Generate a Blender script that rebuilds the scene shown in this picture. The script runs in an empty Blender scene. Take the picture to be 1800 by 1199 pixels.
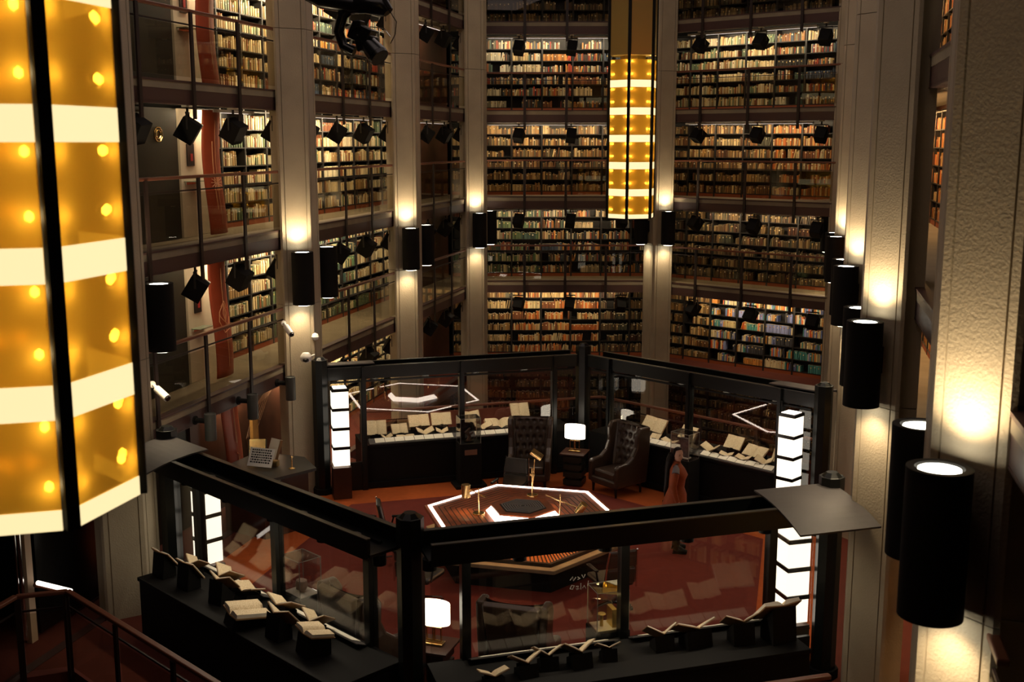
import bpy, math, random
from mathutils import Vector, Matrix
R = math.radians
rnd = random.Random(7)
SC = bpy.context.scene
COL = SC.collection
# ------------------------------------------------------------------ camera, world, exposure
YAW, PITCH, EYE, FPX = 14.3, 10.02, 6.46, 1980.0
cd = bpy.data.cameras.new('camera'); cam = bpy.data.objects.new('camera', cd); COL.objects.link(cam)
cam.location = (0, 0, EYE); cam.rotation_euler = (R(90 - PITCH), 0, R(YAW))
cd.sensor_width = 36; cd.lens = 36 * FPX / 1800; cd.clip_start = .1; cd.clip_end = 200
cd.dof.use_dof = True; cd.dof.focus_distance = 21; cd.dof.aperture_fstop = 3.0
SC.camera = cam
w = bpy.data.worlds.new('world'); SC.world = w; w.use_nodes = True
w.node_tree.nodes['Background'].inputs[0].default_value = (.9, .75, .6, 1)
w.node_tree.nodes['Background'].inputs[1].default_value = .02
SC.view_settings.view_transform = 'Standard'; SC.view_settings.look = 'None'
SC.view_settings.gamma = 1; SC.view_settings.use_curve_mapping = False
SC.view_settings.exposure = 0.0
SC.cycles.max_bounces = 8; SC.cycles.transparent_max_bounces = 24; SC.cycles.sample_clamp_indirect = 4
SC.cycles.use_denoising = True; SC.cycles.use_adaptive_sampling = False
P_SCONCE_UP, P_SCONCE_DN, P_SHELF, P_CASE, P_CEIL = 105, 55, 48, 60, 290

def light(name, kind, loc, energy, color, parent=None, aim=None, **kw):
    l = bpy.data.lights.new(name, kind); l.energy = energy; l.color = color
    for k, v in kw.items(): setattr(l, k, v)
    o = bpy.data.objects.new(name, l); COL.objects.link(o); o.location = loc
    if aim is not None: o.rotation_euler = Vector(aim).to_track_quat('-Z', 'Y').to_euler()
    if parent: o.parent = parent
    return o
WARM, TUNG, COOL = (1, .66, .34), (1, .56, .22), (1, .86, .84)
light('ceiling_fill', 'AREA', (-4, 21, 13.3), P_CEIL, (1, .80, .72), aim=(0, 0, -1), shape='RECTANGLE', size=7, size_y=18)  # added overhead fill for the whole hall, no fixture built
light('ceiling_fill', 'AREA', (-4, 8, 13.3), 130, (1, .78, .70), aim=(0, 0, -1), shape='RECTANGLE', size=7, size_y=8)  # second added fill, over the near end

# ------------------------------------------------------------------ helpers
CF = (-math.sin(R(YAW)), math.cos(R(YAW)))
def proj(p):
    X = CF[1] * p[0] - CF[0] * p[1]; X = p[0] * CF[1] + p[1] * -CF[0]
    d = p[0] * CF[0] + p[1] * CF[1]; h = EYE - p[2]
    c, s = math.cos(R(PITCH)), math.sin(R(PITCH)); zd = d * c + h * s
    if zd < .3: return (-9e9, -9e9)
    return 900 + FPX * X / zd, 599.5 + FPX * (h * c - d * s) / zd
def inframe(pts, m=15):
    q = [proj(p) for p in pts]
    return max(a for a, b in q) > -m and min(a for a, b in q) < 1800 + m and max(b for a, b in q) > -m and min(b for a, b in q) < 1199 + m

MATS = {}
def mat(name, col, rough=.5, metal=0, bump=0, bscale=30, emit=None, estr=0, var=0, vscale=3, spec=.5, dist=.01):
    if name in MATS: return MATS[name]
    m = bpy.data.materials.new(name); m.use_nodes = True; nt = m.node_tree; b = nt.nodes['Principled BSDF']
    b.inputs['Base Color'].default_value = (*col, 1); b.inputs['Roughness'].default_value = rough
    b.inputs['Metallic'].default_value = metal; b.inputs['Specular IOR Level'].default_value = spec
    tc = nt.nodes.new('ShaderNodeTexCoord')
    if var:
        n = nt.nodes.new('ShaderNodeTexNoise'); n.inputs['Scale'].default_value = vscale; n.inputs['Detail'].default_value = 5
        r = nt.nodes.new('ShaderNodeValToRGB')
        r.color_ramp.elements[0].position = .3; r.color_ramp.elements[1].position = .7
        r.color_ramp.elements[0].color = (*[c * (1 - var) for c in col], 1); r.color_ramp.elements[1].color = (*[min(1, c * (1 + var)) for c in col], 1)
        nt.links.new(tc.outputs['Object'], n.inputs['Vector']); nt.links.new(n.outputs['Fac'], r.inputs[0]); nt.links.new(r.outputs[0], b.inputs['Base Color'])
    if bump:
        n = nt.nodes.new('ShaderNodeTexNoise'); n.inputs['Scale'].default_value = bscale; n.inputs['Detail'].default_value = 4
        u = nt.nodes.new('ShaderNodeBump'); u.inputs['Strength'].default_value = bump; u.inputs['Distance'].default_value = dist
        nt.links.new(tc.outputs['Object'], n.inputs['Vector']); nt.links.new(n.outputs['Fac'], u.inputs['Height']); nt.links.new(u.outputs[0], b.inputs['Normal'])
    if emit: b.inputs['Emission Color'].default_value = (*emit, 1); b.inputs['Emission Strength'].default_value = estr
    MATS[name] = m; return m
CONC = mat('concrete', (.41, .345, .245), .85, bump=.5, bscale=48, var=.10, vscale=1.4, dist=.010)
CONC2 = mat('concrete_smooth', (.42, .37, .32), .85, bump=.2, bscale=60, var=.08, vscale=2)
STEEL = mat('brown_steel', (.060, .028, .024), .5)
STEELD = mat('dark_brown_steel', (.018, .009, .007), .5)
RAILW = mat('rail_wood', (.16, .055, .030), .35)
BLK = mat('black_shelf', (.012, .010, .009), .5)
BLKP = mat('black_paint', (.006, .006, .006), .25)
BLKM = mat('black_matte', (.007, .0065, .006), .75, spec=.18)
FRAME = mat('black_frame', (.006, .007, .0065), .32, spec=.35)
GREYP = mat('grey_panel', (.065, .058, .056), .6, var=.1)
FLOORC = mat('walkway_floor', (.22, .18, .12), .7, var=.12)
ORNG = mat('orange_carpet', (.50, .10, .012), .95, bump=.3, bscale=200, var=.08, vscale=8)
REDC = mat('red_carpet', (.17, .020, .009), .95, bump=.3, bscale=200, var=.08, vscale=8)
REDD = mat('dark_red_carpet', (.11, .018, .008), .95, var=.1)
WOODT = mat('table_wood', (.35, .085, .025), .32, var=.35, vscale=5)
WOODD = mat('dark_wood', (.05, .018, .010), .4, var=.3)
WOODY = mat('yellow_wood', (.60, .33, .09), .5, var=.2)
BRASS = mat('brass', (.85, .58, .24), .22, 1)
CHROME = mat('chrome', (.7, .7, .68), .15, 1)
LEATH = mat('leather', (.045, .026, .017), .33, bump=.25, bscale=40)
LEATHB = mat('black_leather', (.03, .025, .02), .32)
PAPER = mat('paper_white', (.85, .80, .68), .8)
WHITE = mat('white_plastic', (.8, .78, .74), .4)
PALE = mat('pale_wall', (.62, .55, .42), .8, var=.06)
BANNER = mat('banner_red', (.42, .075, .03), .42, var=.12, vscale=2)
BLINE = mat('banner_line', (.75, .38, .2), .5)
GREENB = mat('door_black', (.018, .018, .012), .45)
STONE = mat('table_stone', (.30, .24, .15), .6, bump=.2, var=.2)
GRILL = mat('grille_metal', (.30, .30, .29), .35, .3)
COVERT = mat('book_cover_tan', (.28, .16, .07), .6)
SKIN = mat('skin', (.62, .36, .25), .5)
HAIR = mat('hair', (.010, .006, .005), .5, spec=.15)
SUIT = mat('orange_coat', (.27, .050, .007), .75, var=.1, vscale=20)
GREYY = mat('shoulder_grey', (.16, .15, .16), .7)
BOOT = mat('boot_black', (.006, .006, .006), .5, spec=.25)
def emis(name, col, s): return mat(name, (.8, .8, .8), .5, emit=col, estr=s)
LEDW = emis('led_white', (1, .84, .70), 9)
PANELW = emis('panel_white', (1, .88, .70), 1.7)
SHADEW = emis('lamp_shade_glow', (1, .86, .66), 4.5)
SCON = emis('sconce_lens', (1, .93, .75), 14)
FIL = emis('filament', (1, .74, .34), 50)
LEDD = emis('led_dim', (1, .88, .76), 2.2)
def glassmat(name, tint=(.93, .93, .92), ior=1.5, rough=0.0, boost=1.0):
    m = bpy.data.materials.new(name); m.use_nodes = True; nt = m.node_tree; nt.nodes.clear()
    o = nt.nodes.new('ShaderNodeOutputMaterial'); mx = nt.nodes.new('ShaderNodeMixShader'); t = nt.nodes.new('ShaderNodeBsdfTransparent'); g = nt.nodes.new('ShaderNodeBsdfGlossy'); f = nt.nodes.new('ShaderNodeLayerWeight'); f.inputs[0].default_value = .5
    pw = nt.nodes.new('ShaderNodeMath'); pw.operation = 'POWER'; pw.inputs[1].default_value = 5
    ma = nt.nodes.new('ShaderNodeMath'); ma.operation = 'MULTIPLY_ADD'; f0 = ((ior - 1) / (ior + 1)) ** 2; ma.inputs[1].default_value = 1 - f0; ma.inputs[2].default_value = f0
    nt.links.new(f.outputs['Facing'], pw.inputs[0]); nt.links.new(pw.outputs[0], ma.inputs[0])
    t.inputs[0].default_value = (*tint, 1); g.inputs['Roughness'].default_value = rough; 
    mu = nt.nodes.new('ShaderNodeMath'); mu.operation = 'MULTIPLY'; mu.inputs[1].default_value = boost; mu.use_clamp = True
    nt.links.new(ma.outputs[0], mu.inputs[0]); nt.links.new(mu.outputs[0], mx.inputs[0]); nt.links.new(t.outputs[0], mx.inputs[1]); nt.links.new(g.outputs[0], mx.inputs[2]); nt.links.new(mx.outputs[0], o.inputs[0])
    MATS[name] = m; return m
GLASS = glassmat('case_glass', (.95, .95, .94), 1.5, 0, 1.5)
RGLASS = glassmat('rail_glass', (.86, .83, .76), 1.45, 0, .8)
BGLASS = glassmat('bulb_glass', (.97, .95, .9), 1.4)
ACRYL = glassmat('acrylic', (.93, .93, .93), 1.45, 0, 2)
def goldfilm(name, fac, col, tcol, e=0):
    m = bpy.data.materials.new(name); m.use_nodes = True; nt = m.node_tree; b = nt.nodes['Principled BSDF']; o = nt.nodes['Material Output']
    b.inputs['Base Color'].default_value = (*col, 1); b.inputs['Metallic'].default_value = .85; b.inputs['Roughness'].default_value = .38
    t = nt.nodes.new('ShaderNodeBsdfTransparent'); t.inputs[0].default_value = (*tcol, 1)
    tl = nt.nodes.new('ShaderNodeBsdfTranslucent'); tl.inputs[0].default_value = (*tcol, 1)
    a = nt.nodes.new('ShaderNodeMixShader'); a.inputs[0].default_value = .35; c = nt.nodes.new('ShaderNodeMixShader'); c.inputs[0].default_value = fac
    nt.links.new(b.outputs[0], a.inputs[1]); nt.links.new(tl.outputs[0], a.inputs[2]); nt.links.new(a.outputs[0], c.inputs[1]); nt.links.new(t.outputs[0], c.inputs[2]); nt.links.new(c.outputs[0], o.inputs[0])
    MATS[name] = m; return m
GFILM = goldfilm('gold_film', .34, (.34, .20, .03), (1.0, .76, .26))
BANDM = emis('cream_band', (1, .80, .42), 1.1)
GOLDM = mat('gold_metal', (.70, .52, .19), .36, .9)
def bookmat(name, stuff):
    m = bpy.data.materials.new(name); m.use_nodes = True; nt = m.node_tree; b = nt.nodes['Principled BSDF']; b.inputs['Roughness'].default_value = .55
    if stuff: n = nt.nodes.new('ShaderNodeVertexColor'); n.layer_name = 'Col'
    else: n = nt.nodes.new('ShaderNodeObjectInfo')
    nt.links.new(n.outputs['Color'], b.inputs['Base Color']); return m
BOOKS = bookmat('book_colors', True); BOOKI = bookmat('book_cover', False)
def pagemat():
    m = bpy.data.materials.new('open_page'); m.use_nodes = True; nt = m.node_tree; b = nt.nodes['Principled BSDF']; b.inputs['Roughness'].default_value = .85
    tc = nt.nodes.new('ShaderNodeTexCoord'); mp = nt.nodes.new('ShaderNodeMapping'); mp.inputs['Scale'].default_value = (5, 26, 5)
    n = nt.nodes.new('ShaderNodeTexNoise'); n.inputs['Scale'].default_value = 4; n.inputs['Detail'].default_value = 3
    r = nt.nodes.new('ShaderNodeValToRGB'); r.color_ramp.elements[0].position = .42; r.color_ramp.elements[1].position = .56
    r.color_ramp.elements[0].color = (.50, .38, .22, 1); r.color_ramp.elements[1].color = (.74, .62, .42, 1)
    nt.links.new(tc.outputs['Object'], mp.inputs[0]); nt.links.new(mp.outputs[0], n.inputs['Vector']); nt.links.new(n.outputs['Fac'], r.inputs[0]); nt.links.new(r.outputs[0], b.inputs['Base Color']); return m
PAGE = pagemat()

class MB:
    def __init__(s): s.v = []; s.f = []; s.m = []
    def add(s, vs, fs, mi=0):
        n = len(s.v); s.v += [tuple(p) for p in vs]; s.f += [tuple(i + n for i in f) for f in fs]; s.m += [mi] * len(fs); return s
    def box(s, c, d, rz=0, mi=0, M=None, taper=1):
        x, y, z = d[0] / 2, d[1] / 2, d[2] / 2; vs = []
        for k, sz in ((1, -1), (taper, 1)):
            for a, b in ((-1, -1), (1, -1), (1, 1), (-1, 1)): vs.append(Vector((a * x * k, b * y * k, sz * z)))
        T = Matrix.Translation(c) @ (M if M is not None else Matrix.Rotation(rz, 4, 'Z'))
        return s.add([T @ p for p in vs], [(3, 2, 1, 0), (4, 5, 6, 7), (0, 1, 5, 4), (1, 2, 6, 5), (2, 3, 7, 6), (3, 0, 4, 7)], mi)
    def prism(s, poly, z0, z1, mi=0, k=1, cen=None, caps=True):
        n = len(poly); cen = cen or (0, 0)
        vs = [(p[0], p[1], z0) for p in poly] + [(cen[0] + (p[0] - cen[0]) * k, cen[1] + (p[1] - cen[1]) * k, z1) for p in poly]
        fs = [(i, (i + 1) % n, n + (i + 1) % n, n + i) for i in range(n)]
        if caps: fs += [tuple(range(n - 1, -1, -1)), tuple(range(n, 2 * n))]
        return s.add(vs, fs, mi)
    def cyl(s, p, q, r, r2=None, n=12, mi=0, caps=True):
        p, q = Vector(p), Vector(q); r2 = r if r2 is None else r2; z = (q - p).normalized()
        x = z.orthogonal().normalized(); y = z.cross(x); vs = []
        for c, rr in ((p, r), (q, r2)):
            for i in range(n): a = 2 * math.pi * i / n; vs.append(c + (x * math.cos(a) + y * math.sin(a)) * rr)
        fs = [(i, (i + 1) % n, n + (i + 1) % n, n + i) for i in range(n)]
        if caps: fs += [tuple(range(n - 1, -1, -1)), tuple(range(n, 2 * n))]
        return s.add(vs, fs, mi)
    def tube(s, pts, r, n=8, mi=0, rs=None):
        pts = [Vector(p) for p in pts]; vs = []; up = None
        for i, p in enumerate(pts):
            t = (pts[min(i + 1, len(pts) - 1)] - pts[max(i - 1, 0)]).normalized()
            if up is None: up = t.orthogonal().normalized()
            up = (up - t * up.dot(t)).normalized(); y = t.cross(up); rr = rs[i] if rs else r
            for k in range(n): a = 2 * math.pi * k / n; vs.append(p + (up * math.cos(a) + y * math.sin(a)) * rr)
        L = len(pts); fs = [(i * n + k, i * n + (k + 1) % n, (i + 1) * n + (k + 1) % n, (i + 1) * n + k) for i in range(L - 1) for k in range(n)]
        fs += [tuple(range(n - 1, -1, -1)), tuple(range((L - 1) * n, L * n))]
        return s.add(vs, fs, mi)
    def lathe(s, prof, c=(0, 0, 0), n=24, mi=0, sx=1, sy=1, M=None):
        vs = []; L = len(prof)
        for r, z in prof:
            for i in range(n): a = 2 * math.pi * i / n; q = Vector((r * math.cos(a) * sx, r * math.sin(a) * sy, z)); vs.append((M @ q if M is not None else q) + Vector(c))
        fs = [(j * n + i, j * n + (i + 1) % n, (j + 1) * n + (i + 1) % n, (j + 1) * n + i) for j in range(L - 1) for i in range(n)]
        if prof[0][0] > 1e-6: fs.append(tuple(range(n - 1, -1, -1)))
        if prof[-1][0] > 1e-6: fs.append(tuple(range((L - 1) * n, L * n)))
        return s.add(vs, fs, mi)
    def grid(s, fn, nu, nv, mi=0):
        vs = [fn(i / nu, j / nv) for j in range(nv + 1) for i in range(nu + 1)]
        return s.add(vs, [(j * (nu + 1) + i, j * (nu + 1) + i + 1, (j + 1) * (nu + 1) + i + 1, (j + 1) * (nu + 1) + i) for j in range(nv) for i in range(nu)], mi)
    def mesh(s, name, mats, smooth=False):
        me = bpy.data.meshes.new(name); me.from_pydata(s.v, [], s.f)
        for m in (mats if isinstance(mats, (list, tuple)) else [mats]): me.materials.append(m)
        me.polygons.foreach_set('material_index', s.m)
        if smooth:
            me.polygons.foreach_set('use_smooth', [True] * len(s.f))
            try: me.set_sharp_from_angle(angle=R(40))
            except Exception: pass
        me.update(); return me
    def build(s, name, mats, parent=None, smooth=False, loc=None, rz=None, bevel=0):
        o = bpy.data.objects.new(name, s.mesh(name, mats, smooth)); COL.objects.link(o)
        if parent: o.parent = parent
        if loc is not None: o.location = loc
        if rz is not None: o.rotation_euler = (0, 0, rz)
        if bevel:
            b = o.modifiers.new('bevel', 'BEVEL'); b.width = bevel; b.segments = 2; b.limit_method = 'ANGLE'
        return o
def tag(o, label=None, cat=None, group=None, kind=None):
    if label: o['label'] = label
    if cat: o['category'] = cat
    if group: o['group'] = group
    if kind: o['kind'] = kind
    return o
def thing(name, label, cat, loc=(0, 0, 0), rz=0, group=None):
    o = bpy.data.objects.new(name, None); COL.objects.link(o); o.location = loc; o.rotation_euler = (0, 0, rz); o.empty_display_size = .1
    return tag(o, label, cat, group)
def dup(root, loc=None, rz=None, label=None, group=None):
    def cp(o, par):
        c = o.copy(); COL.objects.link(c); c.parent = par
        for ch in list(o.children): cp(ch, c)
        return c
    r = cp(root, None)
    if loc is not None: r.location = loc
    if rz is not None: r.rotation_euler = (0, 0, rz)
    if label: r['label'] = label
    if group: r['group'] = group
    return r
def struct(name, mb, m, **kw): return tag(mb.build(name, m, **kw), kind='structure')
def place(o, n, label): o['label'] = label; return o

# ------------------------------------------------------------------ levels, walkways, walls
H = 2.45; SL = .35
LV = {-1: ('sunken', -H), 0: ('ground', 0), 1: ('first', H), 2: ('second', 2 * H), 3: ('third', 3 * H), 4: ('top', 4 * H)}
VL, VR = -9.0, 1.25            # gallery edges
BK = [(-9.0, 31.55), (-4.2, 32.80), (1.25, 30.05)]   # back gallery edge
def off(p, q, d):              # offset a segment to its outer side (left of p->q)
    e = (Vector(q) - Vector(p)).normalized(); n = Vector((-e.y, e.x)); return Vector(p) + n * d, Vector(q) + n * d, e
def isect(a, ea, b, eb):
    den = ea.x * eb.y - ea.y * eb.x; t = ((b.x - a.x) * eb.y - (b.y - a.y) * eb.x) / den; return a + ea * t
def outline(d):                # back line offset outward by d, with left and right walls at VL-d, VR+d
    a0, a1, ea = off(BK[0], BK[1], d); b0, b1, eb = off(BK[1], BK[2], d)
    m = isect(a0, ea, b0, eb); l = isect(a0, ea, Vector((VL - d, 0)), Vector((0, 1))); r = isect(b0, eb, Vector((VR + d, 0)), Vector((0, 1)))
    return l, m, r
inn, shf, wal = outline(0), outline(1.2), outline(1.56)
hexr = lambda c, r, a0=0: [(c[0] + r * math.cos(a0 + i * math.pi / 3), c[1] + r * math.sin(a0 + i * math.pi / 3)) for i in range(6)]
HC = (-4.0, 16.1)
def level_slab(z, t):
    mb = MB()
    I, O = inn, outline(1.6)
    for poly in ([(O[0].x, 3), (VL, 3), tuple(I[0]), tuple(O[0])], [tuple(I[0]), tuple(I[1]), tuple(O[1]), tuple(O[0])], [tuple(I[1]), tuple(I[2]), tuple(O[2]), tuple(O[1])], [(VR, 3), (O[2].x, 3), tuple(O[2]), tuple(I[2])]):
        mb.prism(poly, z - t, z)
    return mb
for k, (nm, z) in LV.items():
    if k == -1: continue
    struct('floor', level_slab(z, .12), FLOORC if k > 0 else REDD)
# channel beams along the gallery edges, one per straight run
n_trim = 1
for k, (nm, z) in LV.items():
    if k < 0: continue
    runs = [((VL, 3), inn[0]), (inn[0], inn[1]), (inn[1], inn[2]), (inn[2], (VR, 3))]
    for a, b in runs:
        a, b = Vector(a), Vector(b); e = (b - a).normalized(); nrm = Vector((-e.y, e.x)); L = (b - a).length; c = (a + b) / 2
        if not inframe([(*(a + e * L * t), z - .2) for t in [i / 20 for i in range(21)]], 0) and k > 0: continue
        mb = MB(); rz = math.atan2(e.y, e.x)
        cc = c + nrm * .03; mb.box((cc.x, cc.y, z - SL / 2 + .01), (L, .05, SL - .02), rz)
        cc = c + nrm * .06; mb.box((cc.x, cc.y, z - .005), (L, .14, .03), rz)
        cc = c + nrm * .07; mb.box((cc.x, cc.y, z - SL + .02), (L, .14, .02), rz)
        struct('trim_%d' % n_trim, mb, STEEL); n_trim += 1
# island floor of the reading room
ring = [(-9.0, 10.95), (-8.5, 11.3), (-4, 8.7), (.5, 11.3), (1.25, 11.0), (1.25, 21.2), (.5, 20.9), (-4, 23.5), (-8.5, 20.9), (-9.0, 21.2)]
struct('floor', MB().prism(ring, -.3, 0), REDD)
hx = [(HC[0] + 5.25 * math.sin(a * math.pi / 3), HC[1] + 5.25 * math.cos(a * math.pi / 3)) for a in range(6)][::-1]
hi = [(HC[0] + 4.2 * math.sin(a * math.pi / 3), HC[1] + 4.2 * math.cos(a * math.pi / 3)) for a in range(6)][::-1]
tag(MB().prism(hx, 0, .008).build('carpet', ORNG), 'orange carpet laid wall to wall inside the six-sided reading room', 'carpet')
tag(MB().prism(hi, .008, .014).build('carpet', REDC), 'dark red six-sided carpet laid on the orange one around the lit table', 'carpet')
struct('floor', MB().box((-4, 16, -H - .1), (16, 42, .2)), REDD)
struct('ceiling', MB().box((-4, 16, 13.5), (16, 42, .2)), BLKM)
struct('wall_left', MB().box((VL - 1.75, 13.5, 5.4), (.2, 40, 16)), BLKM)
struct('wall_right', MB().box((VR + 1.75, 12, 5.4), (.2, 38, 16)), WOODD)
struct('wall_near', MB().box((-4, -4.5, 5.4), (14, .2, 16)), BLKM)
for i, (a, b) in enumerate(((wal[0], wal[1]), (wal[1], wal[2]))):
    c = (a + b) / 2; e = b - a; rz = math.atan2(e.y, e.x); n = Vector((-e.y, e.x)).normalized() * .1
    struct('wall_back' if i == 0 else 'wall_back_right', MB().box((c.x + n.x, c.y + n.y, 5.4), (e.length + .3, .2, 16), rz), BLKM)

# ------------------------------------------------------------------ pillars with their sconces
def pillar_section(t, w=.38, body=.24):
    # local: +x runs away from the hall, y along the gallery; grooves beside each edge
    g = .018; pts = []
    def face(p, q):
        p, q = Vector(p), Vector(q); e = (q - p).normalized(); L = (q - p).length; n = Vector((e.y, -e.x))
        out = [p]
        for s0, s1 in ((.06, .075), (L - .075, L - .06)):
            out += [p + e * s0, p + e * s0 - n * g, p + e * s1 - n * g, p + e * s1]
        return out
    h = t / 2
    A = (w, -(h + w)); B = (0, -h); C = (0, h); D = (w, h + w)
    pts = []
    pts += face(D, C) + face(C, B) if t > .15 else face(D, C) + [Vector(C)]
    pts += face(B, A) + [Vector(A)]
    pts += [Vector((w + .04, -(h + w))), Vector((w + .04, -(h + w) + .15)), Vector((w + body, -(h + w) + .15)), Vector((w + body, h + w - .15)), Vector((w + .04, h + w - .15)), Vector((w + .04, h + w))]
    return [(p.x, p.y) for p in pts]
PN = {}
def pillar(v, u, ang, t, label):
    poly = pillar_section(t); ar = sum(poly[i][0] * poly[(i + 1) % len(poly)][1] - poly[(i + 1) % len(poly)][0] * poly[i][1] for i in range(len(poly)))
    if ar < 0: poly = poly[::-1]
    mb = MB()
    for z0, z1 in ((-H, -.01), (0, 3.55), (3.56, 8.4), (8.41, 13.4)): mb.prism(poly, z0, z1)
    o = mb.build('concrete_pillar', CONC, loc=(v, u, 0), rz=ang)
    return tag(o, label, 'pillar', kind='structure')
SZ, SLn, SR = EYE - 1.92, .95, .195
_sc = None
def sconce(v, u, ang, t, side, label, group='tall cylinder sconces on the pillars'):
    global _sc
    # position in pillar-local frame: face centre pushed out along the face normal
    px, py = .19 - .245 * .7071, side * (t / 2 + .19 + .245 * .7071)
    c, s = math.cos(ang), math.sin(ang); x, y = v + px * c - py * s, u + px * s + py * c
    fa = ang + math.atan2(side * .7071, -.7071)          # face normal angle
    if _sc is None:
        r = thing('wall_sconce', label, 'wall lamp', group=group)
        MB().lathe([(SR - .012, 0), (SR, .004), (SR, SLn - .004), (SR - .012, SLn), (SR - .05, SLn - .004), (SR - .055, SLn - .03), (.02, SLn - .035), (.0, SLn - .035)], (0, 0, -SLn), 40).build('lamp_housing', BLKM, r, True)
        MB().lathe([(0, -.032), (SR - .07, -.032), (SR - .07, -.014), (0, -.012)], (0, 0, 0), 32).build('top_lens', SCON, r)
        MB().lathe([(0, 0), (SR - .07, 0), (SR - .07, .01), (0, .01)], (0, 0, -SLn - .012), 32).build('bottom_lens', SCON, r)
        MB().box((-.22, 0, -.45), (.06, .12, .3)).build('wall_bracket', BLKM, r)
        light('up_light', 'SPOT', (-.02, 0, .02), P_SCONCE_UP, (1, .76, .46), r, aim=(0, 0, 1), spot_size=R(132), spot_blend=.8, shadow_soft_size=.07)
        light('down_light', 'SPOT', (-.02, 0, -SLn - .03), P_SCONCE_DN, (1, .76, .46), r, aim=(0, 0, -1), spot_size=R(132), spot_blend=.8, shadow_soft_size=.07)
        _sc = r; r.location = (x, y, SZ); r.rotation_euler = (0, 0, fa)
    else: r = dup(_sc, (x, y, SZ), fa, label, group)
    return r
ORD = {7.5: 'first', 13.25: 'second', 19.0: 'third', 24.8: 'fourth', 30.5: 'fifth'}
VLP, VRP = -8.54, .72
near_left = {13.25: 'tall concrete pillar beside the big glowing chandelier', 19.0: 'pale concrete pillar with two dome cameras beside the ground desk', 24.8: 'slim concrete pillar behind the suspended camera rig', 30.5: 'concrete pillar at the left end of the back gallery'}
for u, lb in near_left.items():
    pillar(VLP, u, math.pi, .35, lb)
for u in ORD:
    pillar(VRP + (.14 if u == 7.5 else 0), u, 0, .35, ['huge concrete pillar at the right edge of the view', 'concrete pillar next to the right edge one, behind the grey canopy', 'pinkish concrete pillar third in the right row', 'narrow concrete pillar fourth in the right row', 'far concrete pillar at the right end of the back gallery'][list(ORD).index(u)] if u != 30.5 else 'far concrete pillar at the right end of the back gallery')
MA = R(90 - 10)
pillar(-4.0, 32.05, MA, .08, 'ridged concrete pillar in the middle of the back gallery under the hanging chandelier')
sconce(VLP, 13.25, math.pi, .35, -1, 'black cylinder sconce beyond the chandelier, beside the dark emblem door')
sconce(VLP, 19.0, math.pi, .35, 1, 'black cylinder sconce on the pillar above the small white camera')
sconce(VLP, 19.0, math.pi, .35, -1, 'black cylinder sconce half hidden behind the pillar with two dome cameras')
sconce(VLP, 24.8, math.pi, .35, 1, 'black cylinder sconce on the pillar below the suspended camera rig')
sconce(VLP, 24.8, math.pi, .35, -1, 'black cylinder sconce on the shaded side of the fourth left pillar')
sconce(VLP, 30.5, math.pi, .35, 1, 'black cylinder sconce at the left end of the back shelves')
sconce(VLP, 30.5, math.pi, .35, -1, 'black cylinder sconce tucked against the left back shelves')
sconce(-4.0, 32.05, MA, .08, 1, 'left of the two black sconces on the ridged back pillar')
sconce(-4.0, 32.05, MA, .08, -1, 'right of the two black sconces on the ridged back pillar')
for u in ORD:
    for sd in (1, -1):
        if u == 30.5 and sd == 1: continue
        where = {7.5: 'right edge pillar', 13.25: 'second right pillar', 19.0: 'third right pillar', 24.8: 'fourth right pillar', 30.5: 'far right pillar'}[u]
        sconce(VRP + (.14 if u == 7.5 else 0), u, 0, .35, -sd, 'black cylinder sconce on the %s side of the %s' % ('lit front' if sd == 1 else 'far', where))

# ------------------------------------------------------------------ railings
def railing(a, b, z, posts, label, group=None, drop=.55, glass=True, name='gallery_railing', ends=True):
    a, b = Vector(a), Vector(b); e = (b - a).normalized(); L = (b - a).length; rz = math.atan2(e.y, e.x)
    r = thing(name, label, 'railing', (a.x, a.y, z), rz, group)
    mb = MB(); mb.box((L / 2, 0, 1.04), (L, .075, .05)); mb.build('handrail', RAILW, r, bevel=.012)
    MB().box((L / 2, .01, .84), (L, .018, .022)).build('lower_rod', STEELD, r)
    for t in posts:
        m = MB().box((t, -.035, (1.02 - drop) / 2), (.075, .03, 1.02 + drop)); m.build('post', STEELD, r)
    ps = sorted(set([0, L] + list(posts)))
    for s0, s1 in zip(ps, ps[1:]):
        if glass and s1 - s0 > .3: MB().box(((s0 + s1) / 2, -.01, .44), (s1 - s0 - .09, .01, .74)).build('glass_panel', RGLASS, r)
    return r
bays = [('between the chandelier and the dome camera pillar', 13.25, 19.0), ('between the dome camera pillar and the camera rig', 19.0, 24.8), ('in the narrow gap before the back gallery', 24.8, 30.5)]
for k, (nm, z) in LV.items():
    if k < 1: continue
    for wh, u0, u1 in bays:
        p0, p1 = u0 + .35, u1 - .45
        if not inframe([(VL, p0, z - .4), (VL, p1, z - .4), (VL, p0, z + 1.1), (VL, p1, z + 1.1)], -2): continue
        L = p1 - p0 + .1; ps = [L - .05 - 1.45 * i for i in range(4) if L - .05 - 1.45 * i > 0]
        railing((VL, p0), (VL, p1 + .1), z, ps, 'brown railing of the %s gallery %s' % (nm, wh), 'gallery railings')
    for wh, a, b in (('at the back left of the chandelier', inn[0], Vector(BK[1])), ('at the back right of the chandelier', Vector(BK[1]), inn[2])):
        e = (b - a).normalized(); a2 = a + e * .1; b2 = b - e * .1; L = (b2 - a2).length; n = 4
        if not inframe([(*a2, z), (*b2, z), (*b2, z + 1.1), (*a2, z + 1.1)], -2): continue
        railing(a2, b2, z, [L * i / n for i in range(n + 1)], 'brown railing of the %s gallery %s' % (nm, wh), 'gallery railings')
railing((VR, 9.0), (VR, 6.6), H, [.5, 1.9], 'short stretch of brown railing beside the right edge pillar', 'gallery railings')
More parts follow.
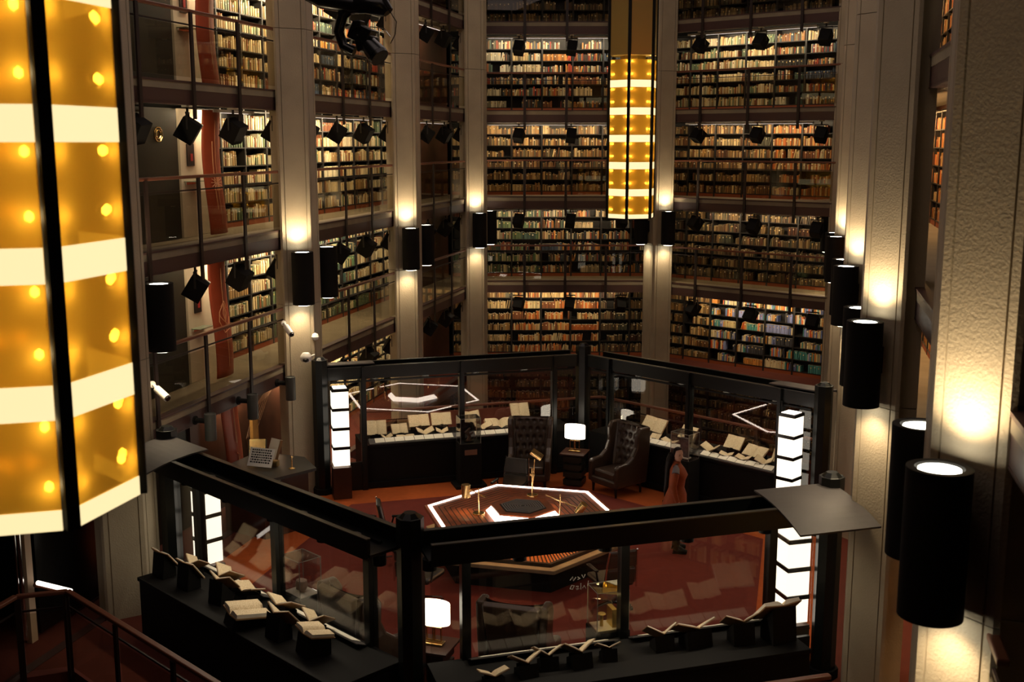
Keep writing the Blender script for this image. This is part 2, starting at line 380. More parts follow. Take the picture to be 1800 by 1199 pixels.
# railings round the reading room floor
for a, b, lb in (((-8.5, 20.9), (-4, 23.5), 'dark wood railing behind the display cases at the back left'), ((-4, 23.5), (.5, 20.9), 'dark wood railing behind the display cases at the back right'),
                 ((-9.0, 11.0), (-8.5, 11.3), 'short corner piece of dark railing under the chandelier'), ((-8.5, 11.3), (-4, 8.7), 'long sloping dark railing in the lower left corner'), ((-9.0, 8.0), (-9.0, 11.0), 'dark railing at the left edge below the chandelier'), ((-4, 8.7), (.5, 11.3), 'dark railing running under the front display cases')):
    L = (Vector(a) - Vector(b)).length
    railing(a, b, 0, [0.02, L - .02] if L < 1 else [L * i / 4 for i in range(4)], lb, 'railings round the reading room', drop=.1, name='floor_railing')

# ------------------------------------------------------------------ bookcases and books
UW = .9; PITCHZ = .335
def bookcase_proto():
    r = thing('bookcase', 'x', 'bookcase')
    mb = MB(); 
    for x in (.012, UW - .012): mb.box((x, .15, 1.08), (.024, .30, 2.16))
    mb.box((UW / 2, .295, 1.08), (UW, .01, 2.16)); mb.build('case_frame', BLK, r)
    sh = MB().box((UW / 2, .15, -.011), (UW - .05, .29, .022)).mesh('shelf', BLK)
    for i in range(7):
        o = bpy.data.objects.new('shelf', sh); COL.objects.link(o); o.parent = r; o.location = (0, 0, .12 + PITCHZ * i)
    MB().box((UW / 2, .02, .05), (UW, .02, .10)).build('kickboard', mat('kick_orange', (.26, .06, .015), .7), r)
    return r
PAL = {
 'cream': [(.78, .66, .42), (.70, .58, .36), (.82, .74, .54), (.60, .46, .24), (.45, .30, .14), (.72, .62, .45), (.3, .12, .05), (.2, .26, .16)],
 'mixed': [(.70, .58, .38), (.45, .09, .04), (.12, .17, .13), (.55, .42, .22), (.75, .68, .52), (.28, .12, .05), (.10, .13, .18), (.58, .28, .08), (.05, .04, .03)],
 'tan': [(.52, .34, .14), (.42, .26, .10), (.60, .44, .22), (.34, .18, .07), (.70, .56, .32), (.26, .13, .06), (.16, .15, .10)],
 'dull': [(.22, .15, .07), (.30, .20, .09), (.16, .11, .06), (.36, .27, .14), (.12, .12, .08), (.40, .30, .16), (.14, .06, .03)],
 'green': [(.14, .22, .12), (.22, .30, .16), (.60, .54, .34), (.10, .16, .14), (.68, .60, .42), (.30, .10, .05)],
 'orange': [(.62, .24, .06), (.52, .18, .05), (.60, .38, .14), (.66, .50, .26), (.28, .12, .05), (.68, .58, .36)],
 'bright': [(.70, .12, .03), (.75, .60, .30), (.14, .18, .42), (.80, .68, .42), (.08, .30, .28), (.70, .30, .06), (.30, .34, .60), (.06, .06, .07)],
}
CNAME = {'cream': 'cream and tan', 'mixed': 'mixed', 'tan': 'tan leather', 'dull': 'dull brown', 'green': 'green and cream', 'orange': 'orange and tan', 'bright': 'brightly coloured'}
BK_LIST = []      # (origin, rz, x, w, h, d, z, tilt, colour, tagdata)
def fill_row(org, rz, L, z, pal, info, dens=.82):
    x = .03; run = 0; base = rnd.choice(pal); mode = rnd.random()
    hh = rnd.uniform(.17, .24)
    while x < L - .03:
        if run <= 0:
            run = rnd.randint(5, 22); base = rnd.choice(pal); mode = rnd.random(); hh = rnd.uniform(.16, .245)
            if rnd.random() > dens: x += rnd.uniform(.06, .28); continue
        w = rnd.uniform(.018, .048) if mode > .15 else .035
        h = hh * (1 if mode < .15 else rnd.uniform(.82, 1.15)); h = min(h, .295)
        c = base if mode < .2 else rnd.choice(pal)
        vivid = pal in (PAL['cream'], PAL['bright'], PAL['orange']); f = rnd.uniform(.6 if vivid else .5, 1.12) ** (1.0 if vivid else 1.5); c = tuple(min(1, (q * f) ** (1.0 if pal is PAL['bright'] else 1.25)) for q in c)
        tilt = rnd.uniform(.08, .25) if rnd.random() < .06 else 0
        if x + w + h * tilt > L - .02: break
        BK_LIST.append((org, rz, x, w, h, rnd.uniform(.15, .2), z, tilt, c, info))
        x += w + .002 + h * tilt * .6; run -= 1
proto = None; n_case = 0
def shelf_run(p0, p1, z, k, palf, where, wall, check=True, skip_last=False):
    global proto, n_case
    a, b = Vector(p0), Vector(p1); e = (b - a).normalized(); L = (b - a).length; n = int(L / UW + .02); rz = math.atan2(e.y, e.x)
    for i in range(n):
        p = a + e * (UW * i)
        if check and not inframe([(p.x, p.y, z), (*(p + e * UW), z), (p.x, p.y, z + 2.1), (*(p + e * UW), z + 2.1)], 0): continue
        pn = palf(i, n); lab = 'black bookcase of %s books, number %s along the %s, %s gallery' % (CNAME[pn], ORDW[i % len(ORDW)], where, LV[k][0])
        if proto is None:
            proto = bookcase_proto(); r = proto; r.location = (p.x, p.y, z); r.rotation_euler = (0, 0, rz); r['label'] = lab; r['group'] = 'bookcases along the galleries'
        else: r = dup(proto, (p.x, p.y, z), rz, lab, 'bookcases along the galleries')
        n_case += 1
        for j in range(6):
            fill_row((p.x, p.y), rz, UW, z + .12 + PITCHZ * j, PAL[pn], (wall, k, j, p.y, i, pn), .84 if pn != 'bright' else .7)
ORDW = ['one', 'two', 'three', 'four', 'five', 'six', 'seven', 'eight', 'nine', 'ten', 'eleven', 'twelve', 'thirteen', 'fourteen', 'fifteen', 'sixteen', 'seventeen', 'eighteen', 'nineteen', 'twenty', 'twenty-one', 'twenty-two', 'twenty-three', 'twenty-four']
SHV = VL - 1.2
def pl_left(k):
    return lambda i, n: {4: 'cream', 3: 'cream' if i < 4 else 'mixed', 2: 'cream', 1: 'cream' if i < 3 else ('green' if i < 8 else 'cream'), 0: 'cream', -1: 'dull'}[k]
def pl_b1(k):
    return lambda i, n: {4: 'dull', 3: 'mixed', 2: 'tan', 1: ('green' if i < 3 else 'mixed'), 0: ('tan' if i < 2 else 'orange' if i < 5 else 'dull'), -1: 'dull'}[k]
def pl_b2(k):
    return lambda i, n: {4: 'dull', 3: 'cream' if i < 4 else 'mixed', 2: 'tan' if i < 4 else 'orange', 1: 'dull', 0: ('tan' if i < 2 else 'bright'), -1: 'dull'}[k]
for k, (nm, z) in LV.items():
    shelf_run((SHV, 17.85), (SHV, 29.7), z, k, pl_left(k), 'left wall', 'L')
    shelf_run(shf[0] + (shf[1] - shf[0]).normalized() * .05, shf[1], z, k, pl_b1(k), 'back left wall', 'B1')
    shelf_run(shf[1], shf[2], z, k, pl_b2(k), 'back right wall', 'B2')
for k in (0,): shelf_run((VR + 1.2, 20.5), (VR + 1.2, 9.5), 0, 0, lambda i, n: 'cream', 'right wall', 'R', check=False)
for k in (1, 2, 3, 4): shelf_run((VR + 1.2, 27), (VR + 1.2, 19.5), LV[k][1], k, lambda i, n: 'orange', 'right wall', 'R')
# split: the 300 nearest visible ones are things, the rest one mass
def bpos(b):
    (ox, oy), rz, x = b[0], b[1], b[2] + b[3] / 2
    return ox + math.cos(rz) * x, oy + math.sin(rz) * x
cand = []
for i, b in enumerate(BK_LIST):
    if b[9][0] != 'L' or b[9][1] not in (1, 2, 3, 4): continue
    x, y = bpos(b); px, py = proj((x, y, b[6] + .1))
    if 388 < px < 488 and 2 < py < 620: cand.append((y, i))
cand.sort(); ind = set(i for _, i in cand[:300])
rank, seen_in_row = {}, {}
for _, i in cand[:300]:
    q = BK_LIST[i][9][1:3]; rank[i] = seen_in_row.get(q, 0); seen_in_row[q] = rank[i] + 1
print('longest row', max(seen_in_row.values()))
mb_unit = MB(); mb_unit.box((.5, .5, .5), (1, 1, 1)); mb_unit.box((.5, .55, .995), (.8, .85, .02), mi=1)
mb_unit.box((.5, -.004, .70), (.98, .02, .05), mi=1)
unit = mb_unit.mesh('book', [BOOKI, PAPER])
ORDN = ['first', 'second', 'third', 'fourth', 'fifth', 'sixth', 'seventh', 'eighth', 'ninth', 'tenth', 'eleventh', 'twelfth', 'thirteenth', 'fourteenth', 'fifteenth', 'sixteenth', 'seventeenth', 'eighteenth', 'nineteenth', 'twentieth', 'twenty-first', 'twenty-second', 'twenty-third', 'twenty-fourth', 'twenty-fifth', 'twenty-sixth', 'twenty-seventh', 'twenty-eighth', 'twenty-ninth', 'thirtieth', 'thirty-first', 'thirty-second']
def colname(c):
    r, g, b = c
    if g > r * .95: return 'green'
    if r > .55 and g > .42: return 'cream'
    if r > .4 and g > .22: return 'tan'
    if r > .25 and g < .16: return 'red-brown'
    return 'dark brown'
ROWN = ['lowest', 'second lowest', 'third lowest', 'third highest', 'second highest', 'highest']
verts, faces, cols = [], [], []
for i, b in enumerate(BK_LIST):
    (ox, oy), rz, x, w, h, d, z, tilt, c, info = b
    cs, sn = math.cos(rz), math.sin(rz); y0 = .02 + (i * 7 % 5) * .006
    if i in ind:
        o = bpy.data.objects.new('book', unit); COL.objects.link(o); o.color = (*c, 1)
        o.location = (ox + cs * x - sn * y0, oy + sn * x + cs * y0, z); o.rotation_euler = (0, tilt, rz); o.scale = (w, d, h)
        tag(o, '%s book, %s from the red banner on the %s shelf, %s gallery' % (colname(c), ORDN[min(rank[i], 31)], ROWN[info[2]], LV[info[1]][0]), 'book', 'books on the %s shelf of the %s gallery near the banner' % (ROWN[info[2]], LV[info[1]][0]))
        continue
    n = len(verts); dx = h * math.sin(tilt)
    for zz, sh in ((z, 0), (z + h, dx)):
        for X, Y in ((x, y0), (x + w, y0), (x + w, y0 + d), (x, y0 + d)):
            X += sh; verts.append((ox + cs * X - sn * Y, oy + sn * X + cs * Y, zz))
    for f, q in (((0, 1, 5, 4), c), ((1, 2, 6, 5), c), ((3, 0, 4, 7), c), ((4, 5, 6, 7), (.66, .56, .38)), ((2, 3, 7, 6), c)):  # cream tops are page edges, also painted pale for light from above
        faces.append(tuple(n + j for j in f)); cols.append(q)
    if i % 3 == 0 and w > .03:
        q = (.75, .66, .48) if sum(c) < .9 else (.30, .10, .05)
        if i % 6 == 0: q = (.6, .4, .12)
        n = len(verts); zc = z + h * (.55 + .2 * ((i * 13 % 7) / 7)); t = (zc - z) / h * dx
        for X, zz in ((x + .003, zc), (x + w - .003, zc), (x + w - .003, zc + .035), (x + .003, zc + .035)):
            X += t; Y = y0 - .002; verts.append((ox + cs * X - sn * Y, oy + sn * X + cs * Y, zz))
        faces.append((n, n + 1, n + 2, n + 3)); cols.append(q)
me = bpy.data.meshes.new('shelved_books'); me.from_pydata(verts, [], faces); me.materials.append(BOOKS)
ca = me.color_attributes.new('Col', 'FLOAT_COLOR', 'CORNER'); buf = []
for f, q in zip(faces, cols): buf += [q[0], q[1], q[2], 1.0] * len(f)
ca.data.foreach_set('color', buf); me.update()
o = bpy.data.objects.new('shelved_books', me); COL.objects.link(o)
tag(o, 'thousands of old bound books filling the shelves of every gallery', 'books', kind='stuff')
print('books', len(BK_LIST), 'cases', n_case)

# shelf lighting: pale battens under the gallery edges that shine on the books
def batten(a, b, z, power, label, din=.50, col=WARM):
    a, b = Vector(a), Vector(b); e = (b - a).normalized(); n = Vector((-e.y, e.x)); L = (b - a).length; rz = math.atan2(e.y, e.x)
    c = (a + b) / 2 + n * din
    r = thing('strip_light', label, 'strip light', (c.x, c.y, z), rz, 'strip lights under the galleries')
    MB().box((0, 0, -.03), (L, .09, .05)).build('lamp_housing', WHITE, r)
    MB().box((0, .05, -.045), (L - .1, .012, .025)).build('diffuser', LEDD, r)
    light('tube_light', 'AREA', (0, .08, -.06), power * L / 5, col, r, aim=(0, .92, -.62), shape='RECTANGLE', size=L - .1, size_y=.05)
PW = {4: .35, 3: 1.25, 2: .85, 1: .75, 0: .85, -1: .012}
for k, (nm, z) in LV.items():
    zt = z + H - SL
    for i, (wh, u0, u1) in enumerate(bays):
        if k < 0 and i == 0: continue
        if not inframe([(VL, u0, zt), (VL, u1, zt), (VL, u0, z), (VL, u1, z)], 60): continue
        batten((VL, u0 + (3.9 if i == 0 else .4)), (VL, u1 - .4), zt, P_SHELF * PW[k] * (3.4 if i == 1 else 1.7 if i == 0 else .6), 'pale strip light above the %s gallery %s' % (nm, wh), col=(1, .78, .48))
    for j, (wh, a, b) in enumerate((('at the back left', inn[0], inn[1]), ('at the back right', inn[1], inn[2]))):
        e = (b - a).normalized()
        batten(a + e * (.2 if j == 0 else .8), b - e * (.8 if j == 0 else 1.4), zt, P_SHELF * PW[k], 'pale strip light above the %s gallery %s' % (nm, wh), col=(1, .80, .52) if k == 3 else (1, .74, .44))
for k, u0, u1, pw in ((0, 8.5, 20, 1.2), (2, 19, 27, 1.5), (3, 19, 27, 1), (1, 19, 27, 2)):
    batten((VR, u1), (VR, u0), LV[k][1] + H - SL, P_SHELF * pw, 'pale strip light above the %s gallery on the right side' % LV[k][0], col=TUNG)

# ------------------------------------------------------------------ bay beside the chandelier: doors, pale wall, red banners
WV = VL - .85
for k, (nm, z) in LV.items():
    if k < 0: continue
    tp = z + H - SL
    struct('wall_left', MB().box((WV - .35, 14.55, (z + tp) / 2), (.7, 4.2, tp - z - .01)), GREENB)
    if k > 0:
        struct('wall_left', MB().box((WV - .32, 16.9, (z + tp) / 2), (.72, .5, tp - z - .01)).box((WV - .42, 17.3, (z + tp) / 2), (.7, .95, tp - z - .01)), PALE)
        d = thing('door', 'near-black door with a small gold emblem, %s gallery' % nm, 'door', (WV + .03, 15.2, z), 0, 'dark gallery doors')
        MB().box((.01, .55, 1.04), (.03, 1.6, 2.06)).build('door_leaf', GREENB, d)
        if k in (2, 3):
            em = MB()
            for r_, n_ in ((.115, 8), (.07, 8)):
                for i in range(n_):
                    a, b = R(22.5 + i * 45), R(67.5 + i * 45); em.cyl((.03, .8 + r_ * math.cos(a), 1.68 + r_ * math.sin(a)), (.03, .8 + r_ * math.cos(b), 1.68 + r_ * math.sin(b)), .012, n=6)
            em.cyl((.02, .8, 1.68), (.035, .8, 1.68), .03, n=8); em.build('emblem', BRASS, d)
        p = thing('wall_poster', 'small framed dark picture with a red mark on the pale wall, %s gallery' % nm, 'poster', (WV + .05, 16.95, z + 1.35), 0, 'framed pictures on the pale walls')
        MB().box((0, 0, 0), (.02, .22, .36)).build('frame', BLK, p); MB().box((.012, .02, -.04), (.006, .07, .12)).build('picture', mat('poster_red', (.35, .03, .03)), p)
        g = thing('glass_shelf', 'thin glass shelf on the pale wall below the framed picture, %s gallery' % nm, 'shelf', (WV + .13, 16.93, z + .92), 0, 'thin shelves on the pale walls')
        MB().box((0, 0, 0), (.18, .42, .012)).build('shelf', mat('shelf_glass', (.25, .32, .24), .2), g); MB().box((-.06, 0, -.03), (.03, .4, .04)).build('bracket', CHROME, g)
    # wavy red banner
    bu = 16.9 if k else 17.1
    b = thing('red_banner', {0: 'copper red wavy banner on the ground floor beside the yellow post', 1: 'copper red banner with a line-drawn hand holding an arrow, first gallery', 2: 'copper red banner with a star drawn in thin lines, second gallery', 3: 'copper red banner with chevron marks, third gallery', 4: 'copper red banner at the top of the view'}[k], 'banner', (VL - .5, bu, z), 0, 'red line-drawn banners')
    def bf(s, t, ph=k * .9): 
        y = s * .56 + .035 * math.sin(t * 5 + ph); x = .05 * math.sin(s * 3.14) + .03 * math.sin(t * 4 + ph)
        return (x, y, .04 + t * (H - SL - .06))
    m = MB(); m.grid(bf, 10, 20); o = m.build('cloth', BANNER, b, True); so = o.modifiers.new('thick', 'SOLIDIFY'); so.thickness = .02
    ln = MB()
    def bl(pts, r=.008):
        ln.tube([(bf(s, t)[0] + .024, bf(s, t)[1], bf(s, t)[2]) for s, t in pts], r, 5)
    bl([(.5, i / 12) for i in range(1, 12)], .005)
    if k == 3:
        for j in range(6): bl([(.25, .95 - j * .04), (.5, .91 - j * .04), (.75, .95 - j * .04)])
    elif k == 2:
        for j in range(7):
            a = j * .9; bl([(.5 - .3 * math.cos(a), .42 - .07 * math.sin(a)), (.5 + .3 * math.cos(a), .42 + .07 * math.sin(a))])
        bl([(.35, .2 + .05 * i) for i in range(12)])
    elif k == 1:
        bl([(.5 - .25 * math.sin(i * .5) , .62 - i * .025) for i in range(10)]); bl([(.25, .56), (.2, .48), (.4, .38), (.7, .40), (.8, .50), (.65, .44)]); bl([(.35, .60), (.55, .64), (.65, .58)])
        bl([(.5, .62), (.42, .54), (.5, .47), (.6, .54), (.5, .62)])
    elif k == 0:
        bl([(.35, .9), (.4, .95), (.5, .93), (.45, .6)]); bl([(.3, .35), (.6, .48), (.4, .52)]); bl([(.3, .28), (.5, .42), (.8, .3), (.4, .3)])
    ln.build('line_drawing', BLINE, b)
for k in (1, 2):
    z = LV[k][1]
    light('door_fill', 'AREA', (VL - .35, 16.2, z + H - SL - .04), 9, (1, .72, .42), aim=(-.5, .25, -1), shape='RECTANGLE', size=.05, size_y=1.6)  # added fill to brighten the door bay, no lamp body
light('door_fill', 'AREA', (VL - .35, 16.2, LV[3][1] + H - SL - .04), 7, (1, .72, .42), aim=(-.5, .25, -1), shape='RECTANGLE', size=.05, size_y=1.6)  # same added fill on the third gallery
light('banner_fill', 'SPOT', (VL + .35, 17.6, H + 1.9), 14, (1, .62, .35), aim=(-.9, .05, -.6), spot_size=R(70), spot_blend=.8)  # added spot to brighten the banner, no lamp body
# ground floor wall of that bay: panels with angular lines, yellow post, emblem door
struct('wall_left', MB().box((WV - .1, 18.6, 1.05), (.3, 4.2, 2.09)), WOODD)
pp = thing('wall_panel', 'dark wooden wall panel inlaid with angular concentric lines behind the desk', 'wall panel', (WV + .06, 18.2, .05))
MB().box((.01, .85, 1.0), (.03, 1.9, 1.98)).build('panel_board', WOODD, pp)
ln = MB()
for j in range(7):
    s = j * .1
    pts = [(.03, 1.7 - s * .3, 1.95), (.03, 1.1 - s, 1.6 - s * .2), (.03, .55 - s * .6, 1.0), (.03, .95 - s, .5 - s * .3), (.03, 1.2 - s, .05)]
    for a, b in zip(pts, pts[1:]): ln.cyl(a, b, .008, n=4)
ln.build('inlay_lines', mat('inlay', (.16, .075, .04), .4), pp)
yp = thing('wooden_post', 'tall yellow wooden door edge post on the ground floor beside the red banner', 'post', (VL - .55, 18.3, 0))
MB().box((0, 0, 1.02), (.06, .22, 2.0)).build('door_edge', WOODY, yp); MB().box((.035, .05, .9), (.02, .03, .14)).build('latch', BLK, yp)
dd = thing('door', 'black ground floor door with a gold spiral emblem behind the desk', 'door', (WV + .08, 20.1, 0))
MB().box((0, .5, 1.02), (.04, 1.1, 2.04)).build('door_leaf', BLKM, dd)
MB().tube([(.04, .5 + .06 * math.cos(a * .6), 1.05 + .15 * math.sin(a * .6)) for a in range(11)] + [(.04, .5 + .03 * math.cos(a * .6), 1.0 + .06 * math.sin(a * .6)) for a in range(8)], .014, 6).build('emblem', BRASS, dd)
# far dark end panel of the left wall and black end door
struct('wall_left', MB().box((SHV - .2, 31.0, 5.4), (.45, 2.4, 15.7)), WOODD)
# door under the chandelier in the lower left corner
dl = thing('glass_door', 'black glazed door with a pale jamb and a grey closer arm, lower left corner', 'door', (WV + .32, 11.9, 0))
MB().box((0, 0, 1.25), (.08, .12, 2.5)).build('jamb', mat('jamb_tan', (.60, .45, .32), .6), dl); MB().box((.0, 1.0, 1.2), (.04, 1.7, 2.3)).build('door_leaf', BLKP, dl)
MB().box((.06, .28, 2.22), (.07, .5, .07)).cyl((.1, .5, 2.2), (.1, 1.2, 2.16), .018).build('closer_arm', GREYP, dl); MB().cyl((.06, .9, 1.9), (.06, .9, 1.75), .03).build('door_knob', CHROME, dl)
MB().cyl((.03, -.16, .1), (.03, -.16, 2.5), .03).cyl((.03, -.23, .1), (.03, -.23, 2.5), .015).build('pull_bar', CHROME, dl)
sl = thing('slanting_strip', 'slanting white glowing strip low behind the dark corner railing', 'strip light', (WV + .5, 11.85, .85))  # glowing white tube over a brown rod
MB().cyl((0, 0, 0), (.12, .5, -.30), .03, n=8).build('light_tube', LEDD, sl); MB().cyl((-.04, 0, -.03), (.08, .5, -.33), .035, n=8).build('backing_rod', RAILW, sl)
ul = thing('added_uplight', 'small black uplight added for the orange glow behind the back left case', 'floor lamp', (VL - .45, 20.9, 0))  # housing added to hold the orange glow by the pillar foot
MB().lathe([(.07, 0), (.08, .02), (.08, .20), (.07, .20), (.065, .15), (0, .15)], (0, 0, 0), 20).build('lamp_housing', BLKM, ul, True)
MB().lathe([(0, 0), (.06, 0), (.06, .01), (0, .01)], (0, 0, .155), 16).build('lamp_lens', emis('uplens', (1, .5, .15), 3), ul)
light('up_light', 'SPOT', (0, 0, .18), 22, (1, .42, .10), ul, aim=(-.3, .1, 1), spot_size=R(120), shadow_soft_size=.04)
# box spotlights hanging under the gallery edges
_bs = None
def box_spot(v, u, z, rz, label, s=1.0):
    global _bs
    if not inframe([(v, u, z), (v, u, z - .4)], 5): return
    if _bs is None:
        r = thing('box_spotlight', label, 'spotlight', group='box spotlights under the gallery edges')
        MB().box((0, 0, -.36), (.30, .28, .34), M=Matrix.Rotation(R(32), 4, 'Y') @ Matrix.Rotation(R(8), 4, 'X')).build('lamp_housing', BLKM, r, bevel=.008)
        MB().box((0, 0, -.1), (.04, .34, .03)).cyl((0, 0, 0), (0, 0, -.12), .02).box((0, .165, -.22), (.03, .012, .26)).box((0, -.165, -.22), (.03, .012, .26)).build('yoke', BLK, r)
        MB().box((.0, .0, -.0), (.16, .10, .03)).build('mounting_plate', PAPER, r)
        r.location = (v, u, z); r.rotation_euler = (0, 0, rz); _bs = r
    else: dup(_bs, (v, u, z), rz, label)
ords = ['first', 'second', 'third', 'fourth']
for k, (nm, z) in LV.items():
    if k < 1 : continue
    for bi, (wh, u0, u1) in enumerate(bays):
        for i in range(4):
            uu = u1 - .25 - 1.45 * i
            if k == 1 and bi == 0: continue
            if uu > u0 + .4: box_spot(VL - .18, uu, z - SL + .0, R(0 if i % 2 else 25), 'black box spotlight, %s from the far end under the %s gallery %s' % (ords[i], nm, ['by the emblem doors', 'past the dome cameras', 'in the narrow gap'][bi]))
    for bi, (a, b) in enumerate(((inn[0], inn[1]), (inn[1], inn[2]))):
        e = (b - a).normalized(); n_ = Vector((-e.y, e.x)); L = (b - a).length
        for i in range(3):
            p = a + e * (L * (i + .75) / 3.3) + n_ * .2
            box_spot(p.x, p.y, z - SL, math.atan2(e.y, e.x) + R(80 + 12 * i), 'black box spotlight, %s along the back %s edge of the %s gallery' % (ords[i], ['left', 'right'][bi], nm))
_cs = None
for i, u in enumerate((15.25, 16.65, 18.1)):
    lb = 'small grey cylinder spotlight fixed to the gallery beam, %s of three in a row' % ['nearest', 'middle', 'farthest'][i]
    if _cs is None:
        _cs = thing('cylinder_spotlight', lb, 'spotlight', (VL + .3, u, H - .12), 0, 'grey cylinder spotlights on the gallery beam')
        MB().lathe([(.085, -.42), (.09, -.41), (.09, 0), (.08, .005), (.075, -.01), (0, -.012)], (0, 0, 0), 24).build('lamp_housing', mat('lamp_grey', (.06, .065, .06), .5), _cs, True)
        MB().cyl((-.08, 0, -.12), (-.26, 0, -.12), .04).cyl((-.24, 0, -.12), (-.27, 0, -.12), .07).build('mounting_arm', BLKM, _cs)
    else: dup(_cs, (VL + .3, u, H - .12), 0, lb)
# cameras on pillars
dc = thing('dome_camera', 'white dome security camera on an arm at the pillar beside the cases', 'security camera', (VLP + .02, 18.75, 2.62))
MB().lathe([(0, .11), (.06, .10), (.10, .05), (.11, 0), (.09, -.05), (0, -.09)], (.0, -.35, 0), 20).build('camera_body', WHITE, dc, True); MB().lathe([(0, .04), (.05, .02), (.06, 0), (.05, -.03), (0, -.05)], (.03, -.43, -.01), 16).build('lens', BLKP, dc, True); MB().cyl((0, 0, 0), (0, -.3, 0), .018).build('arm', WHITE, dc)
dc = thing('motion_sensor', 'plain white globe sensor on the pillar above the dome camera', 'sensor', (VLP + .03, 18.9, 2.95))
MB().lathe([(0, .07), (.05, .05), (.07, 0), (.05, -.05), (0, -.07)], (0, -.1, 0), 18).build('globe', WHITE, dc, True); MB().cyl((-.05, 0, 0), (0, -.06, 0), .014).build('stem', WHITE, dc)
def bullet(loc, rz, lb):
    r = thing('bullet_camera', lb, 'security camera', loc, rz, 'white bullet cameras')
    MB().cyl((.08, 0, -.02), (.3, 0, -.13), .055, n=14).build('camera_body', WHITE, r, True); MB().cyl((.30, 0, -.13), (.32, 0, -.14), .04, n=14).build('lens', BLKP, r); MB().cyl((0, 0, .03), (.1, 0, -.02), .025).cyl((-.03, 0, .03), (0, 0, .03), .05).build('bracket', WHITE, r)
bullet((VL + .1, 14.05, H + .55), R(-20), 'white bullet camera beside the chandelier at the first gallery railing')
bullet((VL + .12, 18.30, H + .78), R(-40), 'white bullet camera on the handrail end under the pillar sconce')

# ------------------------------------------------------------------ display cases round the reading room
VA = {'A': (-8.40, 18.72), 'B': (-4, 21.35), 'C': (.5, 18.72), 'D': (.5, 13.48), 'E': (-3.88, 10.83), 'F': (-8.38, 13.50)}
ZB = 2.37; CT = .86; CD = .92
def corner_post(n, label, h=2.54):
    x, y = VA[n]; dx, dy = x - HC[0], y - HC[1]; L = math.hypot(dx, dy); 
    r = thing('corner_post', label, 'post', (x, y, 0), math.atan2(dy, dx), 'black posts at the corners of the reading room')
    oc = [(.15 * math.cos(R(22.5 + i * 45)), .15 * math.sin(R(22.5 + i * 45))) for i in range(8)]
    MB().prism(oc, 0, h).build('shaft', FRAME, r); MB().prism([(a * .8, b * .8) for a, b in oc], h, h + .05, k=.6).build('cap', FRAME, r); MB().prism([(a * 1.25, b * 1.25) for a, b in oc], 0, .12).build('plinth', BLKM, r)
for n, lb in (('A', 'black corner post against the pillar with the dome cameras'), ('B', 'black corner post at the back behind the two wing chairs'), ('C', 'black corner post at the right back beside the bright light tower'), ('D', 'black corner post under the near grey canopy at the right'), ('E', 'black corner post nearest the camera in the front middle'), ('F', 'black corner post under the grey canopy beside the chandelier')): corner_post(n, lb)
def curved_plate(x0, x1, y0, y1, z, drop, th=.02):
    m = MB()
    def f(s, t): return (x0 + (x1 - x0) * s, y0 + (y1 - y0) * t, z - drop * t * t)
    def g(s, t): p = f(s, t); return (p[0], p[1], p[2] - th)
    m.grid(f, 1, 10); m.grid(lambda s, t: g(1 - s, t), 1, 10)
    for s in (0, 1):
        for j in range(10):
            a, b = f(s, j / 10), f(s, (j + 1) / 10); c, d = g(s, (j + 1) / 10), g(s, j / 10); m.add([a, b, c, d], [(0, 1, 2, 3)])
    for t in (0, 1): m.add([f(0, t), f(1, t), g(1, t), g(0, t)], [(0, 1, 2, 3)])
    return m
# an open book: two page blocks over a cover, local x across, y up the page, z out of the page
def open_book_proto(name, lean, thick, flat):
    def leaf(sgn, top):
        pts = []
        for i in range(9):
            t = i / 8; x = sgn * t * .5; z = thick * (math.sin(min(1, t * 3) * math.pi / 2) * (1 - .35 * t)) + lean * t * .5
            pts.append((x, z))
        return pts
    pg = MB()
    for sgn in (-1, 1):
        P = leaf(sgn, True)
        up = [(x, -.36, z) for x, z in P] + [(x, .36, z) for x, z in P]; n = len(P)
        lo = [(x, -.36, lean * abs(x) + .004) for x, z in P] + [(x, .36, lean * abs(x) + .004) for x, z in P]
        fs = [(i, i + 1, n + i + 1, n + i) for i in range(n - 1)] if sgn > 0 else [(i + 1, i, n + i, n + i + 1) for i in range(n - 1)]
        pg.add(up + lo, fs, 0)
        sd = [(i + 1, i, 2 * n + i, 2 * n + i + 1) for i in range(n - 1)] + [(n + i, n + i + 1, 3 * n + i + 1, 3 * n + i) for i in range(n - 1)] + [(n - 1, 2 * n - 1, 4 * n - 1, 3 * n - 1)]
        pg.add(up + lo, sd, 1)
    cv = MB()
    for sgn in (-1, 1):
        a = [(0, -.38, 0), (sgn * .53, -.38, lean * .53), (sgn * .53, .38, lean * .53), (0, .38, 0)]
        b = [(x, y, z - .03) for x, y, z in a]
        cv.add(a + b, [(0, 1, 2, 3), (7, 6, 5, 4), (0, 4, 5, 1), (1, 5, 6, 2), (2, 6, 7, 3)])
    return pg.mesh('pages', [PAGE, PAPER], True), cv.mesh('cover', COVERT)
OB = {'flat': open_book_proto('f', .06, .05, 1), 'vee': open_book_proto('v', .42, .05, 0), 'thick': open_book_proto('t', .10, .14, 0), 'deep': open_book_proto('d', .70, .06, 0)}
GEN = 0
def open_book(M, kind, wd, ht, label, parent_group):
    r = bpy.data.objects.new('open_book', None); COL.objects.link(r); r.empty_display_size = .05
    r.matrix_world = M @ Matrix.Diagonal((wd, ht, (wd + ht) / 2, 1)); tag(r, label, 'book', parent_group)
    for nm, me in zip(('pages', 'cover'), OB[kind]):
        o = bpy.data.objects.new(nm, me); COL.objects.link(o); o.parent = r
    return r
card = MB().box((0, 0, .0), (.20, .13, .006)).mesh('label_card', PAPER)
